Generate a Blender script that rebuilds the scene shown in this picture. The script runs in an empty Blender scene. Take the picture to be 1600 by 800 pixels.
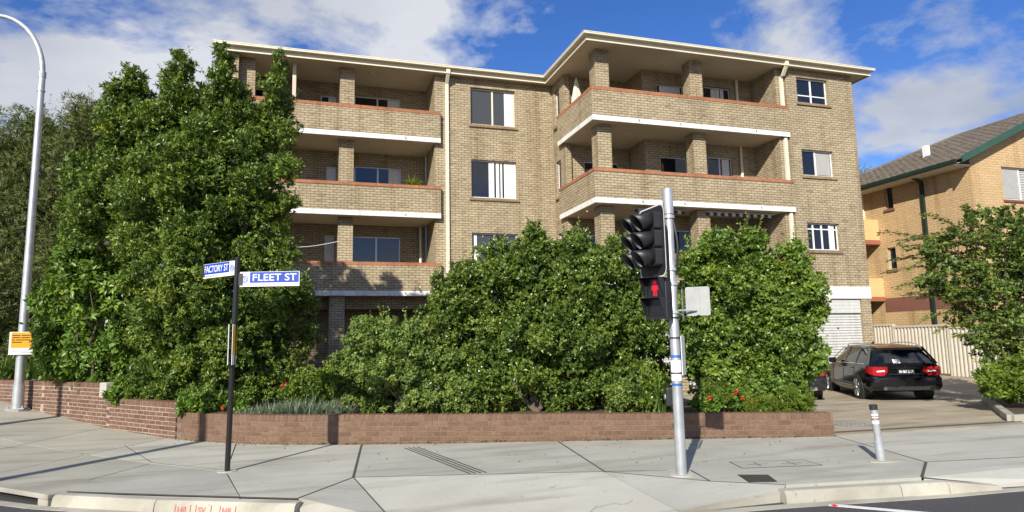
import bpy, math, random
import numpy as np
from mathutils import Vector, Matrix
R = math.radians
random.seed(7)
rng = np.random.default_rng(11)
S = bpy.context.scene
COL = S.collection

# ------------------------------------------------------------------ camera
F_PX, PSI, PITCH, ROLL, CAM_H = 1044.62, R(17.6206), R(7.4173), R(-1.1093), 1.7
fwd = Vector((math.sin(PSI)*math.cos(PITCH), math.cos(PSI)*math.cos(PITCH), math.sin(PITCH)))
r0 = Vector((math.cos(PSI), -math.sin(PSI), 0)); u0 = r0.cross(fwd)
rgt = r0*math.cos(ROLL) + u0*math.sin(ROLL); upv = u0*math.cos(ROLL) - r0*math.sin(ROLL)
cd = bpy.data.cameras.new('camera'); cam = bpy.data.objects.new('camera', cd); COL.objects.link(cam)
cd.sensor_fit = 'HORIZONTAL'; cd.sensor_width = 36; cd.lens = F_PX/1600*36
cd.clip_start = .05; cd.clip_end = 3000
m = Matrix((rgt, upv, -fwd)).transposed().to_4x4(); m.translation = (0, 0, CAM_H); cam.matrix_world = m
S.camera = cam
CAM = Vector((0, 0, CAM_H))
def at(px, py, d):                      # point seen at a pixel of the photo, d metres in front of the camera
    return CAM + (rgt*(px-800) + upv*(400-py) + fwd*F_PX)*(d/F_PX)

# ------------------------------------------------------------------ light
SUN_EL, SUN_AZ = R(29.5), R(216)          # azimuth clockwise from +Y; light travels towards 36 degrees
W = bpy.data.worlds.new('World'); S.world = W; W.use_nodes = True
nt = W.node_tree; N = nt.nodes; L = nt.links
N.clear()
out = N.new('ShaderNodeOutputWorld'); bg = N.new('ShaderNodeBackground'); L.new(bg.outputs[0], out.inputs[0])
bg.inputs[1].default_value = .0505
sky = N.new('ShaderNodeTexSky'); sky.sky_type = 'NISHITA'; sky.sun_disc = False
sky.sun_elevation = SUN_EL; sky.sun_rotation = SUN_AZ; sky.air_density = 1.0; sky.dust_density = .35; sky.ozone_density = 2.5
hs = N.new('ShaderNodeHueSaturation'); hs.inputs['Saturation'].default_value = 1.25; hs.inputs['Value'].default_value = 1.0
L.new(sky.outputs[0], hs.inputs['Color'])
tc = N.new('ShaderNodeTexCoord'); sx = N.new('ShaderNodeSeparateXYZ'); L.new(tc.outputs['Generated'], sx.inputs[0])
def wmath(op, a, b=None, clamp=False):
    n = N.new('ShaderNodeMath'); n.operation = op; n.use_clamp = clamp
    for i, v in enumerate((a, b)):
        if v is None: continue
        if hasattr(v, 'links'): L.new(v, n.inputs[i])
        else: n.inputs[i].default_value = v
    return n.outputs[0]
den = wmath('ADD', wmath('MAXIMUM', sx.outputs[2], 0.0), .22)
cx = wmath('DIVIDE', sx.outputs[0], den); cy = wmath('DIVIDE', sx.outputs[1], den)
cmb = N.new('ShaderNodeCombineXYZ'); L.new(cx, cmb.inputs[0]); L.new(cy, cmb.inputs[1])
mp = N.new('ShaderNodeMapping'); mp.inputs['Location'].default_value = (-7.946, 4.124, 0); L.new(cmb.outputs[0], mp.inputs[0])
n1 = N.new('ShaderNodeTexNoise'); n1.inputs['Scale'].default_value = 1.45; n1.inputs['Detail'].default_value = 10; n1.inputs['Roughness'].default_value = .58; n1.inputs['Distortion'].default_value = .1
L.new(mp.outputs[0], n1.inputs['Vector'])
cr = N.new('ShaderNodeValToRGB'); L.new(n1.outputs['Fac'], cr.inputs[0])
cr.color_ramp.elements[0].position = .475; cr.color_ramp.elements[0].color = (0, 0, 0, 1)
cr.color_ramp.elements[1].position = .56; cr.color_ramp.elements[1].color = (1, 1, 1, 1)
n2 = N.new('ShaderNodeTexNoise'); n2.inputs['Scale'].default_value = 1.1; n2.inputs['Detail'].default_value = 5
L.new(mp.outputs[0], n2.inputs['Vector'])
cc = N.new('ShaderNodeValToRGB'); L.new(n2.outputs['Fac'], cc.inputs[0])
cc.color_ramp.elements[0].position = .38; cc.color_ramp.elements[0].color = (6.6, 7.2, 8.4, 1)
cc.color_ramp.elements[1].position = .62; cc.color_ramp.elements[1].color = (12.6, 12.8, 13.2, 1)
mx = N.new('ShaderNodeMix'); mx.data_type = 'RGBA'
L.new(wmath('MULTIPLY', cr.outputs[0], .9), mx.inputs[0]); tn = N.new('ShaderNodeMix'); tn.data_type = 'RGBA'; tn.blend_type = 'MULTIPLY'; tn.inputs[0].default_value = 1; tn.inputs[7].default_value = (1.62, 1.66, 2.30, 1); L.new(hs.outputs[0], tn.inputs[6]); L.new(tn.outputs[2], mx.inputs[6]); L.new(cc.outputs[0], mx.inputs[7])
L.new(mx.outputs[2], bg.inputs[0])
sd = bpy.data.lights.new('sun', 'SUN'); sd.energy = 5.0; sd.angle = R(.53); sd.color = (1, .94, .83)
sun = bpy.data.objects.new('sun', sd); COL.objects.link(sun)
sun_dir = Vector((math.sin(R(36))*math.cos(SUN_EL), math.cos(R(36))*math.cos(SUN_EL), -math.sin(SUN_EL)))
sun.rotation_euler = sun_dir.to_track_quat('-Z', 'Y').to_euler(); sun.location = (-20, -25, 30)
vs = S.view_settings; vs.view_transform = 'Standard'; vs.look = 'None'; vs.exposure = .33; vs.gamma = 1; vs.use_curve_mapping = False
S.render.engine = 'CYCLES'; S.cycles.max_bounces = 5; S.cycles.diffuse_bounces = 2; S.cycles.transparent_max_bounces = 8
S.cycles.use_denoising = True

# ------------------------------------------------------------------ materials
def new_mat(name):
    mt = bpy.data.materials.new(name); mt.use_nodes = True
    t = mt.node_tree; b = t.nodes['Principled BSDF']
    return mt, t, b
def P(b, col=None, rough=None, metal=None, spec=None):
    if col is not None: b.inputs['Base Color'].default_value = (*col, 1)
    if rough is not None: b.inputs['Roughness'].default_value = rough
    if metal is not None: b.inputs['Metallic'].default_value = metal
    if spec is not None: b.inputs['Specular IOR Level'].default_value = spec
def ramp(t, fac, stops):
    n = t.nodes.new('ShaderNodeValToRGB'); e = n.color_ramp.elements
    while len(e) < len(stops): e.new(.5)
    for i, (p, c) in enumerate(stops): e[i].position = p; e[i].color = (*c, 1)
    t.links.new(fac, n.inputs[0]); return n.outputs[0]
def noise(t, scale, detail=4, vec=None, rough=.55):
    n = t.nodes.new('ShaderNodeTexNoise'); n.inputs['Scale'].default_value = scale; n.inputs['Detail'].default_value = detail
    n.inputs['Roughness'].default_value = rough
    if vec is None:
        g = t.nodes.new('ShaderNodeNewGeometry'); vec = g.outputs['Position']
    t.links.new(vec, n.inputs['Vector']); return n.outputs['Fac']
def mixc(t, fac, a, b, mode='MIX'):
    n = t.nodes.new('ShaderNodeMix'); n.data_type = 'RGBA'; n.blend_type = mode
    for s, v in ((0, fac), (6, a), (7, b)):
        if hasattr(v, 'links'): t.links.new(v, n.inputs[s])
        elif s == 0: n.inputs[0].default_value = v
        else: n.inputs[s].default_value = (*v, 1)
    return n.outputs[2]
def bump(t, b, h, strength=.3, dist=.01):
    n = t.nodes.new('ShaderNodeBump'); n.inputs['Strength'].default_value = strength; n.inputs['Distance'].default_value = dist
    t.links.new(h, n.inputs['Height']); t.links.new(n.outputs[0], b.inputs['Normal'])
def plain(name, col, rough=.6, metal=0, spec=.5, var=.12, scale=3.0, bmp=0):
    mt, t, b = new_mat(name); P(b, None, rough, metal, spec)
    f = noise(t, scale, 6)
    lo = tuple(c*(1-var) for c in col); hi = tuple(min(1, c*(1+var)) for c in col)
    t.links.new(ramp(t, f, [(.3, lo), (.7, hi)]), b.inputs['Base Color'])
    if bmp: bump(t, b, noise(t, scale*12, 4), bmp, .004)
    return mt
def wall_uv(t):                         # metres along the wall and up, whichever way it faces
    g = t.nodes.new('ShaderNodeNewGeometry'); sp = t.nodes.new('ShaderNodeSeparateXYZ'); t.links.new(g.outputs['Position'], sp.inputs[0])
    sn = t.nodes.new('ShaderNodeSeparateXYZ'); t.links.new(g.outputs['True Normal'], sn.inputs[0])
    a = t.nodes.new('ShaderNodeMath'); a.operation = 'ABSOLUTE'; t.links.new(sn.outputs[0], a.inputs[0])
    c = t.nodes.new('ShaderNodeMath'); c.operation = 'GREATER_THAN'; c.inputs[1].default_value = .6; t.links.new(a.outputs[0], c.inputs[0])
    mxf = t.nodes.new('ShaderNodeMix'); t.links.new(c.outputs[0], mxf.inputs[0]); t.links.new(sp.outputs[0], mxf.inputs[2]); t.links.new(sp.outputs[1], mxf.inputs[3])
    cb = t.nodes.new('ShaderNodeCombineXYZ'); t.links.new(mxf.outputs[0], cb.inputs[0]); t.links.new(sp.outputs[2], cb.inputs[1])
    return cb.outputs[0]
def brick_mat(name, c1, c2, dark, mortar, row=.086, width=.24, msize=.011, darkamt=.5, bstr=.5, stain=.25):
    mt, t, b = new_mat(name); P(b, None, .88, 0, .2)
    uv = wall_uv(t)
    br = t.nodes.new('ShaderNodeTexBrick'); t.links.new(uv, br.inputs['Vector'])
    br.offset = .5; br.inputs['Scale'].default_value = 1; br.inputs['Brick Width'].default_value = width; br.inputs['Row Height'].default_value = row
    br.inputs['Mortar Size'].default_value = msize; br.inputs['Mortar Smooth'].default_value = .15; br.inputs['Bias'].default_value = 0
    br.inputs['Color1'].default_value = (*c1, 1); br.inputs['Color2'].default_value = (*c2, 1); br.inputs['Mortar'].default_value = (*mortar, 1)
    mpn = t.nodes.new('ShaderNodeMapping'); mpn.inputs['Scale'].default_value = (1/width*.55, 1/row*.75, 1); t.links.new(uv, mpn.inputs[0])
    nz = noise(t, 1.0, 2, mpn.outputs[0], .6)
    dk = ramp(t, nz, [(.56, (0, 0, 0)), (.68, (darkamt,)*3)])
    col = mixc(t, dk, br.outputs['Color'], dark)
    col2 = mixc(t, br.outputs['Fac'], col, mortar)
    big = ramp(t, noise(t, .55, 6), [(.3, (1-stain,)*3), (.65, (1.0,)*3)])
    fine = ramp(t, noise(t, 30, 3), [(.25, (.86,)*3), (.75, (1.08,)*3)])
    c3 = mixc(t, 1.0, mixc(t, 1.0, col2, big, 'MULTIPLY'), fine, 'MULTIPLY')
    mps = t.nodes.new('ShaderNodeMapping'); mps.inputs['Scale'].default_value = (2.6, .16, 1); t.links.new(uv, mps.inputs[0])
    stk = ramp(t, noise(t, 1.0, 5, mps.outputs[0], .6), [(.30, (.74, .70, .64)), (.50, (1.0,)*3), (.72, (1.0,)*3), (.8, (1.10, 1.09, 1.06))])
    c3 = mixc(t, 1.0, c3, stk, 'MULTIPLY')
    t.links.new(c3, b.inputs['Base Color'])
    inv = t.nodes.new('ShaderNodeMath'); inv.operation = 'SUBTRACT'; inv.inputs[0].default_value = 1; t.links.new(br.outputs['Fac'], inv.inputs[1])
    bump(t, b, inv.outputs[0], bstr, .012)
    return mt
def glass_mat(name, col=(.012, .015, .02), rough=.04):
    mt, t, b = new_mat(name); P(b, col, rough, 0, .8)
    bump(t, b, noise(t, 1.1, 3), .10, .03)
    return mt
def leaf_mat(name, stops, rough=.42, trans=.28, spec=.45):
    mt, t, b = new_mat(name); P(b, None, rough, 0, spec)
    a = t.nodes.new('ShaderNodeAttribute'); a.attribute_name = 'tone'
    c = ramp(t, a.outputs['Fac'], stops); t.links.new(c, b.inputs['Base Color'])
    tr = t.nodes.new('ShaderNodeBsdfTranslucent')
    t.links.new(mixc(t, 1.0, c, (1.5, 1.5, .6), 'MULTIPLY'), tr.inputs[0])
    ms = t.nodes.new('ShaderNodeMixShader'); ms.inputs[0].default_value = trans
    t.links.new(b.outputs[0], ms.inputs[1]); t.links.new(tr.outputs[0], ms.inputs[2])
    t.links.new(ms.outputs[0], t.nodes['Material Output'].inputs[0])
    return mt
def obj_random_mat(name, stops, rough=.85, bmp=.4, grime=None):
    mt, t, b = new_mat(name); P(b, None, rough, 0, .2)
    oi = t.nodes.new('ShaderNodeObjectInfo')
    c = ramp(t, oi.outputs['Random'], stops)
    f = ramp(t, noise(t, 22, 5), [(.25, (.72,)*3), (.7, (1.12,)*3)])
    c = mixc(t, 1.0, c, f, 'MULTIPLY')
    if grime:
        g = ramp(t, noise(t, 1.8, 6), [(.52, (0, 0, 0)), (.72, (.6,)*3)]); c = mixc(t, g, c, grime)
    t.links.new(c, b.inputs['Base Color']); bump(t, b, noise(t, 60, 4), bmp, .004)
    return mt
def concrete_mat(name, base, var=.13, stain=(.55, .52, .45), rough=.9):
    mt, t, b = new_mat(name); P(b, None, rough, 0, .2)
    oi = t.nodes.new('ShaderNodeObjectInfo')
    c = ramp(t, noise(t, .8, 7, rough=.6), [(.28, tuple(x*(1-var) for x in base)), (.72, tuple(x*(1+var*.6) for x in base))])
    sp = ramp(t, noise(t, 170, 2), [(.3, (.84,)*3), (.72, (1.08,)*3)])
    c = mixc(t, 1.0, c, sp, 'MULTIPLY')
    o = ramp(t, oi.outputs['Random'], [(0, (.86, .865, .86)), (1, (1.05, 1.04, 1.01))]); c = mixc(t, 1.0, c, o, 'MULTIPLY')
    mpn = t.nodes.new('ShaderNodeMapping'); mpn.inputs['Scale'].default_value = (.5, 3.2, 1); mpn.inputs['Rotation'].default_value = (0, 0, R(-16))
    g = t.nodes.new('ShaderNodeNewGeometry'); t.links.new(g.outputs['Position'], mpn.inputs[0])
    st = ramp(t, noise(t, .8, 6, mpn.outputs[0]), [(.50, (0, 0, 0)), (.74, (.85,)*3)])  # streaks serve as stains and as painted stand-ins for overhead wire shadows
    c = mixc(t, st, c, tuple(b_*s for b_, s in zip(base, stain)))
    vo = t.nodes.new('ShaderNodeTexVoronoi'); vo.feature = 'DISTANCE_TO_EDGE'; vo.inputs['Scale'].default_value = .33
    wn = t.nodes.new('ShaderNodeTexNoise'); wn.inputs['Scale'].default_value = 1.7; wn.inputs['Detail'].default_value = 6; t.links.new(g.outputs['Position'], wn.inputs['Vector'])
    wv_ = t.nodes.new('ShaderNodeVectorMath'); wv_.operation = 'MULTIPLY_ADD'; wv_.inputs[1].default_value = (.9, .9, 0); t.links.new(wn.outputs['Color'], wv_.inputs[0]); t.links.new(g.outputs['Position'], wv_.inputs[2]); t.links.new(wv_.outputs[0], vo.inputs['Vector'])
    ck_ = ramp(t, vo.outputs['Distance'], [(.0, (.8,)*3), (.0035, (0, 0, 0))]); msk = ramp(t, noise(t, .45, 2), [(.58, (0, 0, 0)), (.63, (.7,)*3)])
    c = mixc(t, mixc(t, 1.0, ck_, msk, 'MULTIPLY'), c, tuple(b_*.35 for b_ in base))
    spot = ramp(t, noise(t, 11, 3), [(.665, (0, 0, 0)), (.72, (.6,)*3)])
    c = mixc(t, spot, c, tuple(b_*.5 for b_ in base))
    t.links.new(c, b.inputs['Base Color']); bump(t, b, noise(t, 220, 3), .35, .003)
    return mt

M = {}
M['brick'] = brick_mat('tan_brick', (.52, .425, .275), (.42, .34, .215), (.17, .13, .085), (.20, .165, .115), darkamt=.62, stain=.18)  # mortar colour darkened to paint in the shadow lines of raked joints
M['cap'] = brick_mat('orange_cap_brick', (.56, .21, .095), (.46, .17, .08), (.2, .09, .05), (.28, .2, .13), row=.12, width=.086, msize=.008)
M['sillbrick'] = brick_mat('sill_brick', (.40, .29, .17), (.30, .21, .125), (.16, .1, .06), (.2, .15, .1), row=.2, width=.086, msize=.008)
M['nbrick'] = brick_mat('yellow_brick', (.64, .455, .24), (.58, .40, .205), (.48, .32, .16), (.44, .31, .18), row=.098, width=.30, msize=.012, darkamt=.25, bstr=.6, stain=.12)
M['white'] = plain('white_paint', (.80, .79, .75), .55, var=.05, scale=2, bmp=.05)
def streaked(name, col, dirt, rough=.6):
    mt, t, b = new_mat(name); P(b, None, rough, 0, .3); uv = wall_uv(t)
    mps = t.nodes.new('ShaderNodeMapping'); mps.inputs['Scale'].default_value = (4.5, .5, 1); t.links.new(uv, mps.inputs[0])
    k = ramp(t, noise(t, 1.0, 6, mps.outputs[0], .62), [(.50, (0, 0, 0)), (.74, (.65,)*3)])
    f = ramp(t, noise(t, 6, 5), [(.3, (.9,)*3), (.7, (1.03,)*3)])
    t.links.new(mixc(t, 1.0, mixc(t, k, col, dirt), f, 'MULTIPLY'), b.inputs['Base Color']); return mt
M['doorwhite'] = streaked('garage_door_white', (.60, .60, .57), (.42, .40, .36), .45)
M['slabwhite'] = streaked('weathered_white_slab', (.80, .79, .75), (.42, .36, .28))
M['cream'] = plain('cream_paint', (.74, .68, .52), .5, var=.06, scale=2)
M['soffit'] = plain('beige_soffit', (.62, .54, .405), .8, var=.06, scale=1.2)
M['rooftop'] = plain('brown_roof_sheet', (.2, .15, .12), .7)
M['frame'] = plain('aluminium_frame', (.62, .62, .60), .35, .3, var=.04)
M['whiteframe'] = plain('white_window_frame', (.78, .78, .76), .4, var=.03)
M['glass'] = glass_mat('window_glass')
M['glass2'] = glass_mat('window_glass_grey', (.05, .055, .06), .08)
M['curtain'] = plain('curtain_cloth', (.70, .69, .66), .9, var=.1, scale=9)
M['blind'] = plain('blind_slat', (.62, .61, .58), .6, var=.04)
M['dark'] = plain('dark_void', (.015, .014, .013), .9)
M['black'] = plain('black_plastic', (.022, .022, .025), .45, var=.15)
M['blackpaint'] = plain('black_gloss_paint', (.014, .014, .015), .3, var=.1)
M['galv'] = plain('galvanised_steel', (.50, .52, .53), .42, .55, var=.14, scale=5)
M['galvd'] = plain('weathered_galvanised', (.44, .46, .48), .5, .35, var=.18, scale=7)
M['alu'] = plain('sign_back_aluminium', (.34, .35, .345), .55, .15, var=.1, scale=6)
M['signwhite'] = plain('sign_white', (.82, .82, .82), .35, var=.02)
M['signblue'] = plain('sign_blue', (.007, .055, .38), .35, var=.04)
M['tapeblue'] = plain('blue_tape', (.03, .12, .42), .5)
M['yellow'] = plain('sign_yellow', (.85, .42, .02), .4, var=.04)
M['ink'] = plain('sign_ink', (.05, .03, .01), .6)
M['redpaint'] = plain('red_kerb_paint', (.50, .17, .13), .8, var=.3, scale=30)
M['terracotta'] = plain('terracotta_paint', (.33, .12, .065), .7, var=.06)
M['yellowpaint'] = plain('ochre_paint', (.68, .45, .21), .7, var=.05)
M['brownpaint'] = plain('brown_render', (.20, .085, .06), .8, var=.08)
M['darkgreen'] = plain('dark_green_gutter', (.012, .03, .022), .5, var=.08)
M['green'] = plain('green_trim', (.032, .085, .06), .5, var=.08)
M['fence'] = streaked('cream_fence_sheet', (.57, .52, .43), (.40, .36, .29), .5)
M['mortar_l'] = plain('pale_mortar', (.36, .30, .235), .95, var=.15, scale=20, bmp=.3)
M['mortar_d'] = plain('grey_mortar', (.175, .13, .095), .95, var=.2, scale=20, bmp=.3)
M['rbrick'] = obj_random_mat('red_brown_brick', [(0, (.150, .088, .056)), (.35, (.182, .110, .070)), (.7, (.205, .127, .081)), (1, (.165, .096, .062))], grime=(.14, .09, .065))
M['rbrick2'] = obj_random_mat('dark_red_brick', [(0, (.125, .070, .048)), (.4, (.165, .093, .063)), (.8, (.195, .112, .076)), (1, (.14, .078, .053))], grime=(.16, .10, .08))
M['concrete'] = concrete_mat('path_concrete', (.48, .47, .41), .17)
M['concrete_tan'] = concrete_mat('path_concrete_tan', (.45, .43, .355), .12)
M['ramp'] = concrete_mat('ramp_concrete', (.515, .505, .445), .12)
M['kerb'] = concrete_mat('kerb_concrete', (.47, .45, .38), .28, (.42, .38, .31))
M['drive'] = concrete_mat('driveway_concrete', (.40, .35, .265), .30, (.5, .46, .4))
M['joint'] = plain('joint_filler', (.07, .065, .055), .95)
M['asphalt'] = plain('asphalt', (.062, .06, .062), .9, var=.3, scale=60, bmp=.5)
M['linepaint'] = plain('road_line_white', (.72, .72, .70), .7, var=.12, scale=25)
M['soil'] = plain('garden_soil', (.085, .06, .038), 1, var=.4, scale=14, bmp=.8)
M['ground'] = plain('dry_grass_ground', (.07, .085, .035), 1, var=.4, scale=2)
M['iron'] = plain('cast_iron', (.06, .052, .045), .7, .2, var=.25, scale=30)
M['bark'] = plain('bark', (.13, .10, .075), .95, var=.4, scale=16, bmp=.8)
M['car'] = plain('black_car_paint', (.006, .006, .008), .12, 0, .6, var=.05)
M['cardark'] = plain('grey_car_paint', (.02, .022, .025), .15, 0, .6, var=.05)
M['carglass'] = glass_mat('car_glass', (.01, .012, .012), .03)
M['chrome'] = plain('chrome', (.75, .75, .76), .12, 1, var=.03)
M['rim'] = plain('alloy_rim', (.6, .6, .6), .3, .7, var=.05)
M['tyre'] = plain('tyre_rubber', (.018, .018, .018), .85)
M['taillight'] = plain('tail_light_red', (.34, .010, .013), .15, 0, .6, var=.1)
M['umbrella'] = plain('cream_canvas', (.72, .66, .5), .85, var=.06, scale=6)
M['stripe'] = plain('awning_canvas', (.6, .58, .52), .85, var=.05)
def emit(name, col, s):
    mt, t, b = new_mat(name); P(b, tuple(c*.3 for c in col), .5); b.inputs['Emission Color'].default_value = (*col, 1); b.inputs['Emission Strength'].default_value = s
    return mt
M['redman'] = emit('red_man_light', (.9, .012, .03), .42)
def tile_mat():
    mt, t, b = new_mat('grey_roof_tile'); P(b, None, .8, 0, .3)
    c = ramp(t, noise(t, 4, 6), [(.3, (.085, .07, .055)), (.7, (.19, .16, .125))]); t.links.new(c, b.inputs['Base Color']); return mt
M['tile'] = tile_mat()
M['leaf_tree'] = leaf_mat('glossy_tree_leaf', [(0, (0.057, 0.105, 0.018)), (.5, (0.138, 0.212, 0.032)), (.88, (0.266, 0.334, 0.048)), (1, (0.451, 0.459, 0.072))], .36, 0.12)
M['leaf_broad'] = leaf_mat('broad_shrub_leaf', [(0, (0.056, 0.111, 0.016)), (.5, (0.124, 0.219, 0.029)), (.9, (0.221, 0.320, 0.041)), (1, (0.381, 0.422, 0.061))], .4, 0.15)
M['leaf_center'] = leaf_mat('shrub_leaf', [(0, (0.053, 0.101, 0.017)), (.5, (0.122, 0.190, 0.029)), (.9, (0.225, 0.287, 0.043)), (1, (0.375, 0.382, 0.083))], .36, 0.14)
M['leaf_right'] = leaf_mat('light_shrub_leaf', [(0, (0.064, 0.120, 0.021)), (.5, (0.145, 0.233, 0.033)), (.9, (0.264, 0.338, 0.048)), (1, (0.440, 0.436, 0.089))], .38, 0.16)
M['leaf_hedge'] = leaf_mat('hedge_leaf', [(0, (0.072, 0.120, 0.023)), (.5, (0.158, 0.240, 0.041)), (.9, (0.285, 0.350, 0.071)), (1, (0.411, 0.343, 0.103))], .5, 0.15)
M['leaf_far'] = leaf_mat('casuarina_leaf', [(0, (0.074, 0.103, 0.030)), (.5, (0.142, 0.181, 0.050)), (1, (0.264, 0.277, 0.074))], .7, 0.12)
M['leaf_myrtle'] = leaf_mat('myrtle_leaf', [(0, (0.055, 0.097, 0.019)), (.5, (0.120, 0.187, 0.030)), (.9, (0.221, 0.292, 0.043)), (1, (0.386, 0.266, 0.065))], .45, 0.17)
M['leaf_lime'] = leaf_mat('lime_leaf', [(0, (0.091, 0.150, 0.018)), (.6, (0.195, 0.275, 0.033)), (1, (0.338, 0.388, 0.055))], .5, .3)
M['leaf_grey'] = leaf_mat('lavender_leaf', [(0, (0.091, 0.130, 0.078)), (.6, (0.195, 0.247, 0.156)), (1, (0.312, 0.351, 0.260))], .8, .15)
M['leaf_blade'] = leaf_mat('strap_leaf', [(0, (0.049, 0.101, 0.019)), (.6, (0.119, 0.203, 0.036)), (1, (0.280, 0.351, 0.096))], .4, .25)
M['stem'] = plain('green_stem', (.05, .10, .02), .6)
M['petal'] = leaf_mat('red_petal', [(0, (.55, .03, .02)), (1, (.85, .12, .05))], .6, .2)

# ------------------------------------------------------------------ builders
def tag(o, label=None, cat=None, group=None, kind=None):
    if label: o['label'] = label
    if cat: o['category'] = cat
    if group: o['group'] = group
    if kind: o['kind'] = kind
    return o
def thing(name, loc, label, cat, group=None):
    o = bpy.data.objects.new(name, None); COL.objects.link(o); o.location = loc; o.empty_display_size = .2
    return tag(o, label, cat, group)
def under(o, parent):
    if parent is not None:
        o.parent = parent
        if parent.type == 'EMPTY': o.matrix_parent_inverse = Matrix.Translation(-parent.location)
        elif parent.parent is not None or True:
            o.matrix_parent_inverse = Matrix.Identity(4)
    return o
class MB:
    def __init__(s): s.v = []; s.f = []
    def add(s, vs, fs):
        n = len(s.v); s.v += [tuple(v) for v in vs]; s.f += [tuple(i+n for i in f) for f in fs]; return s
    def box(s, x0, x1, y0, y1, z0, z1):
        return s.add([(x0,y0,z0),(x1,y0,z0),(x1,y1,z0),(x0,y1,z0),(x0,y0,z1),(x1,y0,z1),(x1,y1,z1),(x0,y1,z1)],
                     [(0,3,2,1),(4,5,6,7),(0,1,5,4),(1,2,6,5),(2,3,7,6),(3,0,4,7)])
    def obox(s, c, ux, uy, uz, a, b, h):    # centre, axes, half sizes
        c, ux, uy, uz = Vector(c), Vector(ux)*a, Vector(uy)*b, Vector(uz)*h
        vs = [c-ux-uy-uz, c+ux-uy-uz, c+ux+uy-uz, c-ux+uy-uz, c-ux-uy+uz, c+ux-uy+uz, c+ux+uy+uz, c-ux+uy+uz]
        return s.add(vs, [(0,3,2,1),(4,5,6,7),(0,1,5,4),(1,2,6,5),(2,3,7,6),(3,0,4,7)])
    def prism(s, poly, z0, z1):
        n = len(poly); g = lambda z, i: z[i] if hasattr(z, '__len__') else z
        vs = [(p[0], p[1], g(z0, i)) for i, p in enumerate(poly)] + [(p[0], p[1], g(z1, i)) for i, p in enumerate(poly)]
        return s.add(vs, [tuple(range(n-1, -1, -1)), tuple(range(n, 2*n))] + [(i, (i+1) % n, n+(i+1) % n, n+i) for i in range(n)])
    def extrude(s, pts, d):                 # planar polygon pts (3D) pushed along d
        n = len(pts); d = Vector(d); vs = [Vector(p) for p in pts]; vs += [p+d for p in vs[:n]]
        return s.add(vs, [tuple(range(n-1, -1, -1)), tuple(range(n, 2*n))] + [(i, (i+1) % n, n+(i+1) % n, n+i) for i in range(n)])
    def tube(s, pts, rad, n=10, cap=True):
        pts = [Vector(p) for p in pts]; k = len(pts)
        rad = rad if hasattr(rad, '__len__') else [rad]*k
        ref = Vector((0, 0, 1)) if abs((pts[-1]-pts[0]).normalized().z) < .8 else Vector((1, 0, 0))
        vs = []
        for i, p in enumerate(pts):
            d = (pts[min(i+1, k-1)]-pts[max(i-1, 0)]).normalized(); a = d.cross(ref).normalized(); b = d.cross(a)
            vs += [p + (a*math.cos(2*math.pi*j/n) + b*math.sin(2*math.pi*j/n))*rad[i] for j in range(n)]
        fs = [(i*n+j, i*n+(j+1) % n, (i+1)*n+(j+1) % n, (i+1)*n+j) for i in range(k-1) for j in range(n)]
        if cap: fs += [tuple(range(n-1, -1, -1)), tuple(range((k-1)*n, k*n))]
        return s.add(vs, fs)
    def build(s, name, mat, parent=None, smooth=False, bevel=0, kind=None):
        me = bpy.data.meshes.new(name); me.from_pydata(s.v, [], s.f); me.update()
        o = bpy.data.objects.new(name, me); COL.objects.link(o); me.materials.append(M[mat] if isinstance(mat, str) else mat)
        import bmesh
        bm = bmesh.new(); bm.from_mesh(me); bmesh.ops.recalc_face_normals(bm, faces=bm.faces); bm.to_mesh(me); bm.free()
        if smooth:
            for p in me.polygons: p.use_smooth = True
            if hasattr(me, 'set_sharp_from_angle'): me.set_sharp_from_angle(angle=R(38))
        if bevel:
            md = o.modifiers.new('bevel', 'BEVEL'); md.width = bevel; md.segments = 2; md.limit_method = 'ANGLE'
        if kind: o['kind'] = kind
        return under(o, parent)
def box(name, mat, parent, *a, bevel=0): return MB().box(*a).build(name, mat, parent, bevel=bevel)
def text_mesh(body, size, origin, ux, uy, mat, name, parent, align='LEFT', depth=.001, xscale=1, bold=0):
    cu = bpy.data.curves.new('t', 'FONT'); cu.body = body; cu.size = size; cu.align_x = align; cu.extrude = depth; cu.offset = bold
    o = bpy.data.objects.new('t', cu); COL.objects.link(o); dg = bpy.context.evaluated_depsgraph_get(); dg.update()
    me = bpy.data.meshes.new_from_object(o.evaluated_get(dg)); bpy.data.objects.remove(o)
    ux, uy, og = Vector(ux).normalized(), Vector(uy).normalized(), Vector(origin); uz = ux.cross(uy)
    for v in me.vertices: v.co = og + ux*v.co.x*xscale + uy*v.co.y + uz*v.co.z
    me.materials.clear(); me.materials.append(M[mat]); me.name = name
    q = bpy.data.objects.new(name, me); COL.objects.link(q); return under(q, parent)
def zg(x, y):                           # lie of the land: the side street climbs to the left, the yard to the right rear
    q = max((x+2)*-.66 + (y-14.4)*.75, 0); q = min(q, 14)
    return .0068*q*q + min(max(.6*x + .8*y - 23, 0)*.045, .5)*(1 if x > 5 else 0)

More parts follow.
